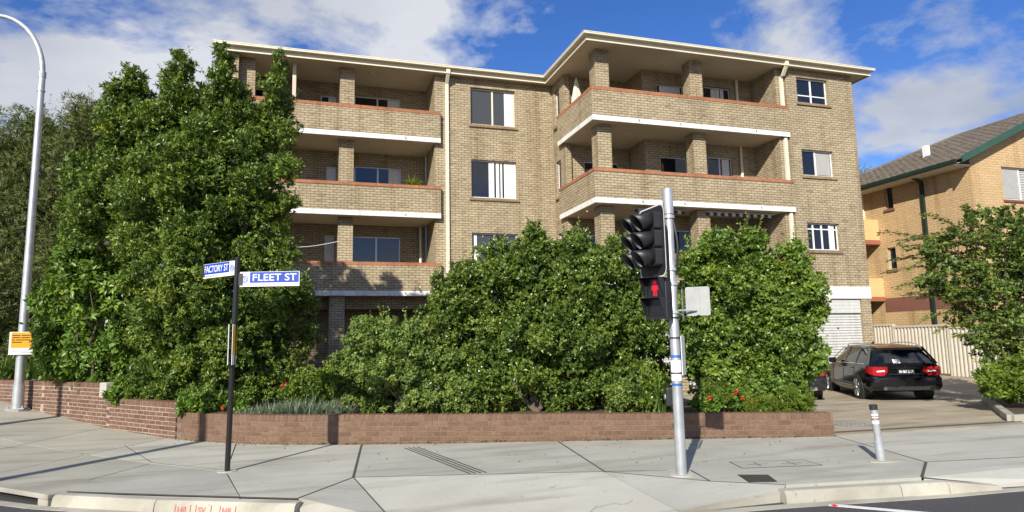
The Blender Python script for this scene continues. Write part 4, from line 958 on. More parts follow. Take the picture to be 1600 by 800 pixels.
# plates on the pole
sb = TP + vr*.34 + vf*.05 + Vector((0, 0, 2.20)); sa = (vr*.97 - vf*.24).normalized(); sn_ = sa.cross(UZ)
pz = MB().extrude(rrect(sb, sa, UZ, .155, .19, .03), sn_*-.003).build('sign_plate_back', 'alu', ts)
MB().obox(sb+sn_*.012, sa, sn_, UZ, .018, .011, .18).build('stiffener', 'alu', pz)
MB().tube([sb+sn_*.01-UZ*.12, TP+Vector((0, 0, 2.08))], .014, 8).build('bracket', 'galvd', ts)
se = TP + vr*.135 + vf*.02 + Vector((0, 0, 2.15)); a_ = (vr*.30+vf*.95).normalized()
MB().extrude(rrect(se, a_, UZ, .15, .21, .03), a_.cross(UZ)*.003).build('sign_plate', 'alu', ts)
sw_ = TP + vr*.098 - vf*.01 + Vector((0, 0, 1.50)); a2 = (vr*.42+vf*.90).normalized()
MB().obox(sw_, a2, a2.cross(UZ), UZ, .11, .004, .25).build('notice_plate', 'signwhite', ts)
for z, hgt, mt in ((1.49, .016, 'tapeblue'), (1.31, .13, 'signwhite'), (1.13, .014, 'tapeblue')):
    MB().tube([TP+Vector((0, 0, z-hgt)), TP+Vector((0, 0, z+hgt))], .0685, 18, cap=False).build('wrap', mt, ts)
for z in (1.27, 1.72, 1.98): MB().tube([TP+Vector((0, 0, z)), TP+Vector((0, 0, z+.016))], .0765, 16).build('strap', 'black', ts)
pbn = TP - vr*.075 + vf*.10 + Vector((0, 0, .97))
pb_ = MB().obox(pbn, vr, vf, UZ, .06, .06, .12).build('push_button_box', 'black', ts, bevel=.02)
disc(pbn-vr*.061, -vr, .035, .012).build('button', 'galv', pb_)
cab = [TP+Vector((0, 0, 0))+vr*.03-vf*.0+UZ*z+ (vr*.05-vf*.07)*math.sin((z-2.45)*3.4) for z in [2.45+.09*k for k in range(11)]]
MB().tube(cab, .016, 8).build('cable', 'black', ts)

# bollard-like marker post
BP = Vector((7.648, 7.515, 0)); tl = Vector((-.045, .02, 0))
bo = thing('marker_post', BP, 'short leaning galvanised marker post with black cap and white sticker', 'bollard')
ax_ = (Vector((0, 0, 1))+tl*1.2).normalized(); bp = lambda z: BP+ax_*z
MB().tube([bp(-.02), bp(.24)], .056, 16).build('sleeve', 'galvd', bo, smooth=True)
MB().tube([bp(.24), bp(.70)], .046, 16).build('pole', 'galvd', bo, smooth=True)
MB().tube([bp(.235), bp(.26)], .06, 16).build('collar', 'galvd', bo)
MB().tube([bp(.69), bp(.76)], .052, 16).build('cap', 'black', bo)
MB().tube([bp(.50), bp(.635)], .0468, 16, cap=False).build('sticker', 'signwhite', bo)
MB().tube([bp(.34), bp(.50)], .0466, 16, cap=False).build('faded_sticker', 'alu', bo)
for z, hh in ((.60, .008), (.575, .005), (.555, .008)): MB().tube([bp(z-hh), bp(z+hh)], .0474, 16, cap=False).build('print_line', 'ink' if z < .58 else 'redpaint', bo)
MB().prism([(BP.x+.28*math.cos(a)+.06, BP.y+.13*math.sin(a)-.03) for a in [k*math.pi/6 for k in range(12)]], -.05, .010).build('footing', 'kerb', bo)

# poles across the side street (their shadows cross the path)
for (x, y, h, lb) in ((-7.35, 6.15, 9.5, 'tall grey pole across the side street, nearer the road corner'), (-10.9, 10.9, 7.5, 'grey pole across the side street, further from the corner')):
    pp_ = thing('utility_pole', (x, y, -.14), lb, 'pole', 'poles across the side street')
    MB().tube([(x, y, -.16), (x, y, h)], [.14, .09], 14).build('shaft', 'galvd', pp_, smooth=True)
    MB().obox((x, y, h-.3), (1, 0, 0), (0, 1, 0), (0, 0, 1), .5, .05, .06).build('cross_arm', 'galvd', pp_)

# ------------------------------------------------------------------ cars
def car(root, o, th, paint, Lc=4.6, w=.885, belt=.95, roof=1.455, estate=True, detail=True, zoff=0):
    h = Vector((math.sin(R(th)), math.cos(R(th)), 0)); rt = Vector((h.y, -h.x, 0)); o = Vector(o)
    T = lambda t, x, z: o + h*t + rt*x + Vector((0, 0, z+zoff))
    def loft(sts, close=True):
        # each station: t (or list), list of (x,z) half profile from bottom centre to top centre
        n = len(sts[0][1]); v = []; f = []
        for t, pr in sts:
            v += [T(t, x, z) for x, z in pr]; v += [T(t, -x, z) for x, z in pr[::-1]]
        k = 2*n
        for i in range(len(sts)-1):
            for j in range(k): f.append((i*k+j, i*k+(j+1) % k, (i+1)*k+(j+1) % k, (i+1)*k+j))
        if close: f += [tuple(range(k)), tuple(range((len(sts)-1)*k, len(sts)*k))]
        b = MB(); b.v = [tuple(q) for q in v]; b.f = f; return b
    def pr(wd, zb, zt, crown=.02): return [(0, zb), (wd*.86, zb), (wd*.97, zb+.10), (wd, zb+.3), (wd*.995, zt-.22), (wd*.975, zt-.05), (wd*.93, zt), (wd*.5, zt+crown), (0, zt+crown)]
    body = loft([(0.03, pr(w*.90, .40, belt-.02)), (.10, pr(w*.965, .34, belt)), (.35, pr(w*.995, .24, belt+.01)), (1.0, pr(w, .20, belt+.005)), (2.2, pr(w, .18, belt-.02)), (3.3, pr(w, .18, belt-.03)), (3.7, pr(w*.99, .20, belt-.08)), (4.2, pr(w*.95, .22, belt-.17)), (4.48, pr(w*.84, .28, belt-.28)), (Lc, pr(w*.66, .36, belt-.38))]).build('body', paint, root, smooth=True)
    g = lambda wb, wr, zr: [(0, belt-.03), (wb, belt-.03), (wb*.985, belt+.06), (wb+(wr-wb)*.55, belt+(zr-belt)*.55), (wr, zr-.05), (wr*.93, zr-.01), (wr*.5, zr+.015), (0, zr+.02)]
    gh = loft([(.14, g(w*.90, w*.86, belt+.03)), (.34, g(w*.91, w*.78, belt+.27)), (.55, g(w*.92, w*.70, roof-.09)), (.95, g(w*.93, w*.70, roof-.03)), (1.6, g(w*.935, w*.70, roof)), (2.3, g(w*.935, w*.70, roof-.01)), (2.75, g(w*.93, w*.69, roof-.07)), (3.1, g(w*.925, w*.72, roof-.24)), (3.5, g(w*.92, w*.84, belt+.0))]).build('glasshouse', 'carglass', root, smooth=True)
    # painted roof skin and pillars
    rf = loft([(t, [(0, zr-.03), (wr*1.0, zr-.075), (wr*1.02, zr-.045), (wr*.94, zr+.0), (wr*.5, zr+.026), (0, zr+.032)]) for t, wr, zr in ((.46, w*.71, roof-.10), (.60, w*.71, roof-.065), (.95, w*.71, roof-.028), (1.6, w*.71, roof+.002), (2.3, w*.71, roof-.008), (2.72, w*.70, roof-.06))]).build('roof', paint, root, smooth=True)
    sp = MB().extrude([T(.38, -w*.6, roof-.10), T(.62, -w*.62, roof-.055), T(.62, w*.62, roof-.055), T(.38, w*.6, roof-.10)], (0, 0, .03)).build('roof_spoiler', paint, rf)
    def sidepos(t, s, fr): # point on the glass at fraction fr between belt and roof
        wb = w*.93; wr = w*.705; return T(t, s*(wb+(wr-wb)*fr+.012), belt+.02+(roof-.07-belt)*fr)
    for s in (-1, 1):
        for tb, tt_, wd in ((.22, .56, .10), (1.18, 1.20, .035), (2.08, 2.06, .05), (3.40, 2.66, .05)):
            MB().add([sidepos(tb-wd, s, 0), sidepos(tb+wd, s, 0), sidepos(tt_+wd, s, 1), sidepos(tt_-wd, s, 1)], [(0, 1, 2, 3)]).build('pillar', paint if tb > 3 or tb < .5 else 'black', root)
        MB().tube([T(t, s*(w*.948), belt+.012) for t in (.45, 1.2, 2.2, 3.3)], .012, 6).build('window_trim', 'chrome', root)
        MB().tube([T(t, s*w*.66, zr) for t, zr in ((.62, roof-.03), (.72, roof+.03), (1.6, roof+.065), (2.4, roof+.04), (2.52, roof-.02))], .016, 8).build('roof_rail', 'chrome', root, smooth=True)
        MB().obox(T(2.74, s*(w+.10), belt+.07), rt, h, (0, 0, 1), .10, .055, .075).build('mirror', paint, root, bevel=.03)
        for t in (1.35, 2.45): MB().tube([T(t, s*(w+.012), belt-.10), T(t+.2, s*(w+.012), belt-.095)], .014, 8).build('door_handle', paint, root)
        for t in (1.22, 2.14, 3.12):
            MB().tube([T(t, s*(w+.0015), .32), T(t, s*(w+.001), .72), T(t, s*w*.982, belt-.02)], .005, 5).build('door_gap', 'black', root)
        MB().tube([T(t, s*(w+.004), .36) for t in (1.35, 3.2)], .022, 8).build('sill_moulding', paint, root)
        # wheels
        for t in (.99, 3.75):
            wc = T(t, s*(w-.10), .325)
            ar = MB().tube([T(t, s*(w-.25), .335), T(t, s*(w+.004), .335)], .375, 28).build('wheel_arch', 'black', root)
            ty = MB().tube([wc-rt*s*.11, wc-rt*s*.09, wc+rt*s*.10, wc+rt*s*.125], [.30, .325, .325, .295], 32).build('wheel', 'tyre', root, smooth=True)
            MB().tube([wc+rt*s*.118, wc+rt*s*.128], [.235, .23], 28).build('wheel_well', 'black', ty)
            rm_ = MB()
            for k in range(7):
                a = 2*math.pi*k/7; d_ = h*math.cos(a)+UZ*math.sin(a); e_ = d_.cross(rt)
                rm_.extrude([wc+rt*s*.129+d_*.03-e_*.028, wc+rt*s*.129+d_*.225-e_*.032, wc+rt*s*.129+d_*.225+e_*.032, wc+rt*s*.129+d_*.03+e_*.028], rt*s*.012)
            for k in range(28):
                a0, a1 = 2*math.pi*k/28, 2*math.pi*(k+1)/28; q_ = lambda r_, a: wc+rt*s*.132+(h*math.cos(a)+UZ*math.sin(a))*r_
                rm_.add([q_(.205, a0), q_(.235, a0), q_(.235, a1), q_(.205, a1)], [(0, 1, 2, 3)])
            rm_.tube([wc+rt*s*.128, wc+rt*s*.15], .045, 12)
            rm_.build('rim', 'rim', ty)
    # rear bumper
    bp_ = loft([(-.05, [(0, .40), (w*.72, .40), (w*.78, .45), (w*.78, .58), (w*.74, .62), (0, .63)]), (.04, [(0, .30), (w*.90, .31), (w*.965, .40), (w*.965, .60), (w*.92, .645), (0, .65)]), (.30, [(0, .26), (w*.97, .27), (w*1.005, .38), (w*1.005, .60), (w*.98, .64), (0, .65)])]).build('rear_bumper', paint, root, smooth=True)
    MB().extrude([T(-.055, -w*.60, .31), T(-.055, w*.60, .31), T(-.055, w*.66, .40), T(-.055, -w*.66, .40)], h*.12).build('diffuser', 'tyre', bp_)
    for s in (-1, 1):
        MB().tube([T(-.075, s*w*.62, .345), T(.05, s*w*.62, .345)], .045, 14).build('exhaust', 'chrome', bp_)
        # tail light wraps round the corner
        st5 = [(.50, -.002, .765, .90), (.60, -.004, .675, .90), (.74, -.002, .665, .90), (.90, .008, .69, .902), (.972, .07, .715, .90), (1.004, .15, .735, .885), (1.012, .25, .745, .87)]
        fv = [T(t-.012, s*w*x, z) for x, t, za, zb in st5 for z in (za, (za+zb)/2, zb)]; bv = [T(t+.05, s*w*x*.95, z) for x, t, za, zb in st5 for z in (za, (za+zb)/2, zb)]
        n5 = len(st5); fc = [(3*i+k, 3*i+3+k, 3*i+4+k, 3*i+1+k) for i in range(n5-1) for k in (0, 1)]
        for i in range(n5-1): fc += [(3*i, 3*n5+3*i, 3*n5+3*i+3, 3*i+3), (3*i+2, 3*i+5, 3*n5+3*i+5, 3*n5+3*i+2)]
        for i in (0, n5-1): fc.append((3*i, 3*i+1, 3*i+2, 3*n5+3*i+2, 3*n5+3*i+1, 3*n5+3*i))
        tl_ = MB().add(fv+bv, fc).build('tail_light', 'taillight', root, smooth=True)
        MB().extrude([T(-.02, s*w*.58, .775), T(-.02, s*w*.80, .765), T(-.02, s*w*.80, .80), T(-.02, s*w*.58, .815)], h*.006).build('reverse_lens', 'signwhite', tl_)
    # tailgate
    MB().extrude([T(.005, -w*.48, .70), T(.005, w*.48, .70), T(.0, w*.48, .72), T(.0, -w*.48, .72)], -h*.01).build('tailgate_seam', 'black', root)
    MB().obox(T(-.005, 0, .862), rt, h, UZ, w*.36, .02, .011).build('chrome_strip', 'chrome', root)
    np_ = MB().obox(T(-.004, 0, .775), rt, h, UZ, .20, .018, .055).build('number_plate', 'black', root)
    text_mesh('IN BX 3AX', .088, T(-.025, 0, .745), rt, UZ, 'signwhite', 'lettering', np_, 'CENTER', .0006, .82, .002)
    if detail:
        st_ = MB().obox(T(.150, -.16, belt+.085), rt, (h*.35-UZ*-.0+UZ*0).normalized(), (UZ*.75+h*.66).normalized(), .085, .003, .065).build('plate_sticker', 'signwhite', root)
        text_mesh('P', .085, T(.128, -.19, belt+.06), rt, (UZ*.75+h*.66).normalized(), 'galvd', 'lettering', st_, 'LEFT', .0008, 1.2, .002)
        MB().tube([T(.17, 0, belt+.03), T(.13, .22, belt+.05)], .009, 6).build('wiper', 'black', root)
        sg = MB(); cc_ = T(.012, 0, .905)
        for k in range(20):
            a0, a1 = 2*math.pi*k/20, 2*math.pi*(k+1)/20; q_ = lambda r_, a: cc_-h*.012+(rt*math.cos(a)+UZ*math.sin(a))*r_
            sg.add([q_(.030, a0), q_(.036, a0), q_(.036, a1), q_(.030, a1)], [(0, 1, 2, 3)])
        for k in range(3):
            a = R(90+120*k); d_ = rt*math.cos(a)+UZ*math.sin(a); e_ = rt*-math.sin(a)+UZ*math.cos(a)
            sg.add([cc_-h*.013+d_*.032, cc_-h*.013+e_*.006, cc_-h*.013-e_*.006], [(0, 1, 2)])
        sg.build('star_badge', 'chrome', root)
        text_mesh('CDI', .05, T(-.004, w*.42, .875), rt, UZ, 'chrome', 'badge_lettering', root, 'LEFT', .001)
        MB().extrude([T(2.15, -.02, roof+.02), T(2.35, -.02, roof+.015), T(2.15, -.02, roof+.09)], rt*.04).build('roof_antenna', paint, root)
cr_o = Vector((14.65, 14.90, 0)); ch_ = Vector((math.sin(R(27)), math.cos(R(27)), 0)); crt = Vector((ch_.y, -ch_.x, 0))
org = cr_o - ch_*.99 + crt*.83
cz = max(zg(org.x+1, org.y+2), .012)
ck = thing('parked_car', (org.x, org.y, 0), 'black station wagon with red tail lights parked facing the garage door', 'car')
car(ck, (org.x, org.y, 0), 27, 'car', zoff=.0)
org2 = Vector((12.5, 15.0, 0))
ck2 = thing('parked_car', (org2.x, org2.y, 0), 'dark grey car almost hidden behind the right-hand shrub beside the wagon', 'car')
car(ck2, (org2.x, org2.y, 0), 27, 'cardark', w=.93, belt=1.08, roof=1.68, detail=False)

# ------------------------------------------------------------------ vegetation
def leaf_mesh(name, base, axis_l, axis_w, fold, tone, mat, parent, kind='stuff'):
    """one folded leaf (two triangles) per row: base point, vector to the tip, half-width vector, fold vector"""
    n = len(base); mid = base + axis_l*.45
    v = np.empty((n, 4, 3), np.float32)
    v[:, 0] = base; v[:, 1] = mid + axis_w + fold; v[:, 2] = base + axis_l; v[:, 3] = mid - axis_w + fold
    idx = np.arange(n, dtype=np.int32)[:, None]*4
    tri = np.concatenate([idx+np.array([0, 1, 2]), idx+np.array([0, 2, 3])], 1).reshape(-1)
    me = bpy.data.meshes.new(name); me.vertices.add(n*4); me.vertices.foreach_set('co', v.reshape(-1))
    me.loops.add(n*6); me.loops.foreach_set('vertex_index', tri.astype(np.int32))
    me.polygons.add(n*2); me.polygons.foreach_set('loop_start', np.arange(n*2, dtype=np.int32)*3)
    at_ = me.attributes.new('tone', 'FLOAT', 'FACE'); at_.data.foreach_set('value', np.repeat(tone, 2).astype(np.float32))
    me.materials.append(M[mat]); me.update(); me.validate()
    o = bpy.data.objects.new(name, me); COL.objects.link(o)
    if kind: o['kind'] = kind
    return under(o, parent)
def unit(a): return a/np.maximum(np.linalg.norm(a, axis=-1, keepdims=True), 1e-9)
def crown(name, parent, blobs, n_ros, per, ll, lw_, mat, up=.5, droop=0., inner=.25, sub=9, subr=.42, seed=1, tilt=(25, 80), sq=.9, keep=None, tone_b=0., front=True, core=.07, shoots=7):
    """rosettes of leaves spread over clumps that sit on the given balls (world centre, radius)"""
    g = np.random.default_rng(seed)
    C0 = np.array([b[0] for b in blobs], float); R0 = np.array([b[1] for b in blobs], float)
    cs, rs = [C0*1.0], [R0*.60]; sub = sub*2; subr = subr*.72
    for c, r in zip(C0, R0):
        d = unit(g.normal(size=(sub, 3))); 
        cs.append(c + d*r*g.uniform(.62, 1.06, (sub, 1))); rs.append(np.full(sub, r)*g.uniform(subr*.6, subr*1.15, sub))
    Cc = np.concatenate(cs); Rr = np.concatenate(rs); wts = Rr**2; wts /= wts.sum()
    k = int(n_ros*2.6); bi = g.choice(len(Rr), k, p=wts)
    d = unit(g.normal(size=(k, 3))); rad = 1.04 - np.abs(g.normal(0, .2, k)); ins = g.random(k) < inner; rad[ins] = g.uniform(.3, .95, ins.sum())
    bump_ = 1 + .12*np.sin(d[:, 0]*7+bi)+.10*np.sin(d[:, 2]*9+bi*2.1)
    p = Cc[bi] + d*(Rr[bi]*rad*bump_)[:, None]*np.array([1, 1, sq])
    # thin out what lies deep inside other clumps
    depth = np.zeros(k)
    for c, r in zip(Cc, Rr): depth = np.maximum(depth, 1-np.linalg.norm(p-c, axis=1)/r)
    ok = (depth < .32) | (g.random(k) < .18)
    if keep is not None: ok &= keep(p)
    if front:   # fewer on the far side, which neither camera nor sun sees
        cen = C0.mean(0); away = ((p-cen) @ np.array([fwd.x, fwd.y, 0])) > np.median(R0)*1.2
        ok &= ~(away & (g.random(k) < .55))
    p, d, bi = p[ok][:n_ros], d[ok][:n_ros], bi[ok][:n_ros]; n = len(p)
    ax = unit(d*(1-up) + np.array([0, 0, 1.0])*up + g.normal(0, .35, (n, 3)))
    ref = unit(np.cross(ax, g.normal(size=(n, 3)))); bx = np.cross(ax, ref)
    ph = g.uniform(0, 2*np.pi, (n, per)); tl_ = np.radians(g.uniform(tilt[0], tilt[1], (n, per)))
    rd_ = ref[:, None]*np.cos(ph)[..., None] + bx[:, None]*np.sin(ph)[..., None]
    ld = ax[:, None]*np.cos(tl_)[..., None] + rd_*np.sin(tl_)[..., None]
    ld[..., 2] -= droop; ld = unit(ld)
    ln = ll*g.uniform(.65, 1.25, (n, per))[..., None]
    wd = unit(np.cross(ax[:, None]+.0*ld, ld)); fl_ = np.cross(ld, wd)
    sh = (g.random((n, per, 1))-.3)*ax[:, None]*ll*.6
    base = p[:, None] + sh + rd_*ll*.12
    ns = int(len(R0)*shoots); si = g.choice(len(R0), ns, p=R0**2/(R0**2).sum()); sd3 = unit(g.normal(size=(ns, 3)) + np.array([0, 0, .9]))
    sl3 = unit(sd3*.5 + np.array([0, 0, .7]) + g.normal(0, .25, (ns, 3)))*(ll*g.uniform(2.2, 4.6, (ns, 1))); s0 = C0[si] + sd3*(R0[si]*.98)[:, None]*np.array([1, 1, sq])
    kq = 16; fr_ = np.linspace(0, 1, kq)[None, :, None]; sp3 = s0[:, None] + sl3[:, None]*fr_ + g.normal(0, ll*.10, (ns, kq, 3)); o3 = unit(g.normal(size=(ns, kq, 3)))
    sld = unit(unit(sl3)[:, None]*.5 + o3*.8)*ll*g.uniform(.6, 1.0, (ns, kq, 1)); swd = unit(np.cross(sld, g.normal(size=(ns, kq, 3))))*np.linalg.norm(sld, axis=2, keepdims=True)*lw_
    nc = int(n*per*core)
    if nc:
        ci = g.choice(len(R0), nc, p=R0**3/(R0**3).sum()); cd_ = unit(g.normal(size=(nc, 3)))*(g.random((nc, 1))**.4)
        cb = C0[ci] + cd_*(R0[ci]*.62)[:, None]*np.array([1, 1, sq]); cl_ = unit(g.normal(size=(nc, 3)))*ll*2.0*g.uniform(.7, 1.3, (nc, 1)); cw = unit(np.cross(cl_, g.normal(size=(nc, 3))))*ll*.55
        if keep is not None:
            kk = keep(cb); cb, cl_, cw = cb[kk], cl_[kk], cw[kk]
    ctone = g.normal(.42, .13, len(Rr))
    tone = np.clip(ctone[bi][:, None] + g.normal(0, .17, (n, per)) + tone_b, 0, 1)
    A = [base.reshape(-1, 3), (ld*ln).reshape(-1, 3), (wd*ln*lw_).reshape(-1, 3), (fl_*ln*.10).reshape(-1, 3), tone.reshape(-1)]
    if ns:
        sf_ = np.ones(ns*kq, bool) if keep is None else keep(sp3.reshape(-1, 3))
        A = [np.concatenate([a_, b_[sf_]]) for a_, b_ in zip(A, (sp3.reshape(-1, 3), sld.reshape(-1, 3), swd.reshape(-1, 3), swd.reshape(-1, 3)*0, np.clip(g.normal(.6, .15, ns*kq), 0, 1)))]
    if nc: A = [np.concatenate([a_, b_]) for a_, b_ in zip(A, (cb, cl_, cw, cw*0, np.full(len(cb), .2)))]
    return leaf_mesh(name, *A, mat, parent)
def pb(lst, d0, jit=.5, seed=3, rs=1.0):
    g = random.Random(seed); o_ = []
    for t in lst:
        px, py, r_ = t[:3]; d_ = d0 + (t[3] if len(t) > 3 else g.uniform(-jit, jit)); q_ = at(px, py, d_); o_.append(((q_.x, q_.y, q_.z), r_*rs*d_/F_PX))
    return o_
def trunk(parent, base, tops, r=.12, mat='bark', name='trunk', wig=.12, seed=1):
    g = random.Random(seed); base = Vector(base); b = MB()
    for i, t in enumerate(tops):
        t = Vector(t); s = base + Vector((g.uniform(-.5, .5)*r, g.uniform(-.5, .5)*r, 0)); pts = []
        for k in range(7):
            f = k/6; q_ = s.lerp(t, f); q_.z = s.z+(t.z-s.z)*(f**.85); pts.append(q_+Vector((g.uniform(-wig, wig), g.uniform(-wig, wig), 0))*math.sin(math.pi*f))
        b.tube(pts, [r*(1-.85*k/6) for k in range(7)], 8)
    return b.build(name, mat, parent, smooth=True)
def plant(name, loc, label, cat, group=None): return thing(name, loc, label, cat, group)

zcut = lambda zmin: (lambda p: p[:, 2] > zmin)
# big glossy tree at the left corner
LT = [(203, 112, 11), (212, 130, 18), (192, 150, 24), (215, 165, 30), (185, 200, 42), (225, 215, 45), (278, 90, 10), (284, 108, 17), (272, 132, 24), (292, 158, 32), (265, 200, 50), (346, 76, 9), (352, 96, 15), (342, 122, 24), (358, 150, 32), (335, 200, 58), (435, 88, 8), (438, 108, 13), (428, 135, 20), (440, 165, 24), (415, 195, 40), (448, 210, 16), (225, 265, 66), (310, 280, 76), (400, 262, 56), (446, 262, 22), (150, 290, 36), (128, 320, 28), (165, 345, 55), (250, 350, 75), (345, 355, 78), (420, 330, 46), (452, 318, 16), (290, 372, 38, -1.3), (278, 400, 40, -1.3), (290, 440, 58, -1.3), (350, 440, 70), (412, 412, 48), (440, 392, 26), (445, 460, 42), (474, 478, 26), (250, 460, 66), (280, 505, 68, -1.2), (350, 520, 72, -.8), (420, 520, 56), (478, 530, 26), (265, 560, 60, -1.2), (335, 580, 66, -1.0), (410, 590, 55), (452, 580, 36), (300, 615, 42, -1.2), (255, 612, 32, -1.2), (380, 610, 40, -1), (120, 250, 16), (105, 275, 14)]
tr = plant('evergreen_tree', at(320, 640, 15.2).xy.to_3d(), 'tall dense glossy-leaved evergreen tree beside the street name sign', 'tree')
bl = pb(LT, 15.6, .5, 5)
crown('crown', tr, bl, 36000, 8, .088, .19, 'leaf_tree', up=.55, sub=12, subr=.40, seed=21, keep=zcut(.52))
trunk(tr, (tr.location.x, tr.location.y, .3), [at(205, 190, 15.9), at(285, 180, 15.9), at(350, 170, 15.9), at(430, 190, 15.9), at(300, 440, 15.2)], .11, seed=4)
BL = [(140, 430, 45), (110, 480, 45), (170, 470, 45), (130, 530, 50), (200, 520, 50), (105, 565, 38), (170, 570, 48), (225, 555, 40), (150, 610, 35), (205, 605, 40), (90, 520, 30), (120, 390, 28), (225, 490, 30)]
br_ = plant('broadleaf_shrub', at(160, 630, 15.9).xy.to_3d(), 'bright broad-leaved shrub at the foot of the tall tree, above the stepped wall', 'shrub')
crown('foliage', br_, pb(BL, 15.9, .3, 8), 5200, 7, .15, .22, 'leaf_broad', up=.35, droop=.35, sub=9, seed=31, tilt=(35, 95), keep=zcut(.85))
trunk(br_, (br_.location.x, br_.location.y, .4), [at(140, 450, 15), at(190, 500, 15), at(110, 500, 15)], .05, name='stem')
# darker trees behind
FT = [([(60, 205, 40), (30, 260, 60), (95, 240, 55), (0, 300, 60), (70, 320, 75), (20, 390, 75), (95, 400, 70), (40, 470, 70), (-30, 240, 60), (-50, 350, 80)], 24.5, 'far left feathery dark tree behind the street lamp'),
      ([(140, 190, 38), (165, 200, 45), (130, 250, 55), (185, 280, 60), (140, 330, 65), (120, 420, 65), (170, 440, 60), (110, 500, 60), (60, 530, 60), (180, 520, 55)], 22.5, 'feathery dark tree between the lamp and the tall glossy tree'),
      ([(10, 520, 50), (-30, 480, 70), (50, 560, 40), (110, 565, 35), (0, 570, 35)], 20.5, 'low dark bush behind the wall at the far left edge')]
for i, (bs, dd, lb) in enumerate(FT):
    t_ = plant('feathery_tree' if i < 2 else 'dark_bush', at(bs[-1][0], 600, dd).xy.to_3d(), lb, 'tree' if i < 2 else 'bush')
    crown('crown' if i < 2 else 'foliage', t_, pb(bs, dd, .8, 9+i), 9500 if i < 2 else 3500, 8, .17, .07, 'leaf_far', up=.4, droop=.2, sub=12, subr=.45, seed=41+i, tilt=(10, 70))
    trunk(t_, (t_.location.x, t_.location.y, .3), [at(b[0], b[1], dd) for b in bs[:4]], .16 if i < 2 else .06, seed=i, name='trunk' if i < 2 else 'stem')
dt = plant('distant_tree', at(1352, 300, 48).xy.to_3d(), 'small distant tree top between the flats and the tiled roof', 'tree')
crown('crown', dt, pb([(1350, 283, 10), (1358, 290, 12), (1340, 292, 12), (1350, 310, 22)], 48, 0, 2), 900, 6, .3, .15, 'leaf_far', seed=5)
trunk(dt, (dt.location.x, dt.location.y, 0), [at(1352, 300, 48)], .2)
# big rounded shrub in the middle
CS = [(835, 363, 15), (838, 395, 32), (905, 378, 18), (900, 410, 42), (775, 420, 38), (725, 440, 34), (690, 455, 24), (955, 410, 38), (990, 440, 40), (840, 450, 66), (760, 475, 60), (705, 500, 46), (920, 470, 66), (985, 495, 48), (820, 530, 76), (735, 545, 58), (900, 545, 72), (975, 555, 52), (1010, 530, 30), (690, 560, 40), (770, 595, 58), (850, 600, 58), (930, 605, 52), (700, 605, 40), (985, 600, 36), (1000, 400, 22), (1010, 460, 26), (1022, 505, 22), (1026, 545, 24), (1030, 580, 20)]
cs_ = plant('flowering_shrub', at(840, 640, 13.2).xy.to_3d(), 'large rounded green shrub in the middle of the garden left of the traffic signal', 'shrub')
zcut = lambda zmin: (lambda p: p[:, 2] > zmin)
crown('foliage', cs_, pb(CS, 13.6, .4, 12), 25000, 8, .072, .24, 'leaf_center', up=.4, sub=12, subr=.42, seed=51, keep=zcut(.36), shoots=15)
trunk(cs_, (cs_.location.x, cs_.location.y, .35), [at(x, y, 13.5) for x, y in ((838, 400), (760, 440), (920, 430), (980, 500), (700, 520))], .06, name='stem', seed=9)
fb_ = np.array([b[0] for b in pb(CS, 13.1, .3, 4)]); g = np.random.default_rng(4); nfl = 150
pp2 = fb_[g.integers(0, len(fb_), nfl)] + g.normal(0, .32, (nfl, 3)) - np.array([fwd.x, fwd.y, 0])*.75
nf_ = unit(g.normal(size=(nfl, 3))); M['blossom_glint'] = leaf_mat('pale_blossom_glint', [(0, (.55, .56, .45)), (1, (.75, .75, .68))], .6, .1)
leaf_mesh('blossom_glint', pp2, nf_*.035, unit(np.cross(nf_, g.normal(size=(nfl, 3))))*.016, nf_*0, g.random(nfl), 'blossom_glint', cs_)  # pale flecks stand for white flowers and for painted glints on glossy leaves
RS = [(1120, 385, 26), (1100, 425, 42), (1175, 375, 18), (1175, 415, 44), (1240, 395, 18), (1240, 430, 38), (1265, 470, 28), (1145, 470, 64), (1215, 485, 58), (1090, 490, 42), (1110, 540, 54), (1190, 550, 66), (1242, 545, 40), (1258, 572, 20), (1120, 590, 44), (1190, 605, 48), (1236, 602, 30), (1080, 560, 30), (1085, 410, 24), (1272, 455, 18)]
rs_ = plant('leafy_shrub', at(1180, 630, 13.1).xy.to_3d(), 'large bright green shrub right of the traffic signal beside the parked wagon', 'shrub')
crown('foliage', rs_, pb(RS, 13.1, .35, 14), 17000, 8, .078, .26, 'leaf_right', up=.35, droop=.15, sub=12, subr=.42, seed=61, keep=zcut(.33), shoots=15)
trunk(rs_, (rs_.location.x, rs_.location.y, .3), [at(x, y, 13.1) for x, y in ((1120, 410), (1180, 400), (1240, 440), (1110, 540))], .05, name='stem', seed=3)
HS = [(560, 505, 14), (568, 530, 28), (600, 520, 28), (640, 530, 36), (555, 565, 32), (605, 570, 46), (665, 565, 46), (700, 590, 42), (550, 605, 30), (600, 615, 38), (655, 615, 40), (705, 625, 30), (530, 580, 16), (575, 505, 12), (735, 615, 30)]
hg = plant('hedge_shrub', at(630, 640, 12.6).xy.to_3d(), 'fine-leaved hedge shrub behind the wall between lavender and the large rounded shrub', 'shrub')
crown('foliage', hg, pb(HS, 12.95, .25, 15), 12000, 7, .055, .26, 'leaf_hedge', up=.25, droop=.5, sub=12, subr=.4, seed=71, tilt=(40, 110), keep=zcut(.42))
trunk(hg, (hg.location.x, hg.location.y, .4), [at(x, y, 12.75) for x, y in ((570, 530), (610, 540), (660, 560), (700, 590))], .03, name='stem', seed=5)
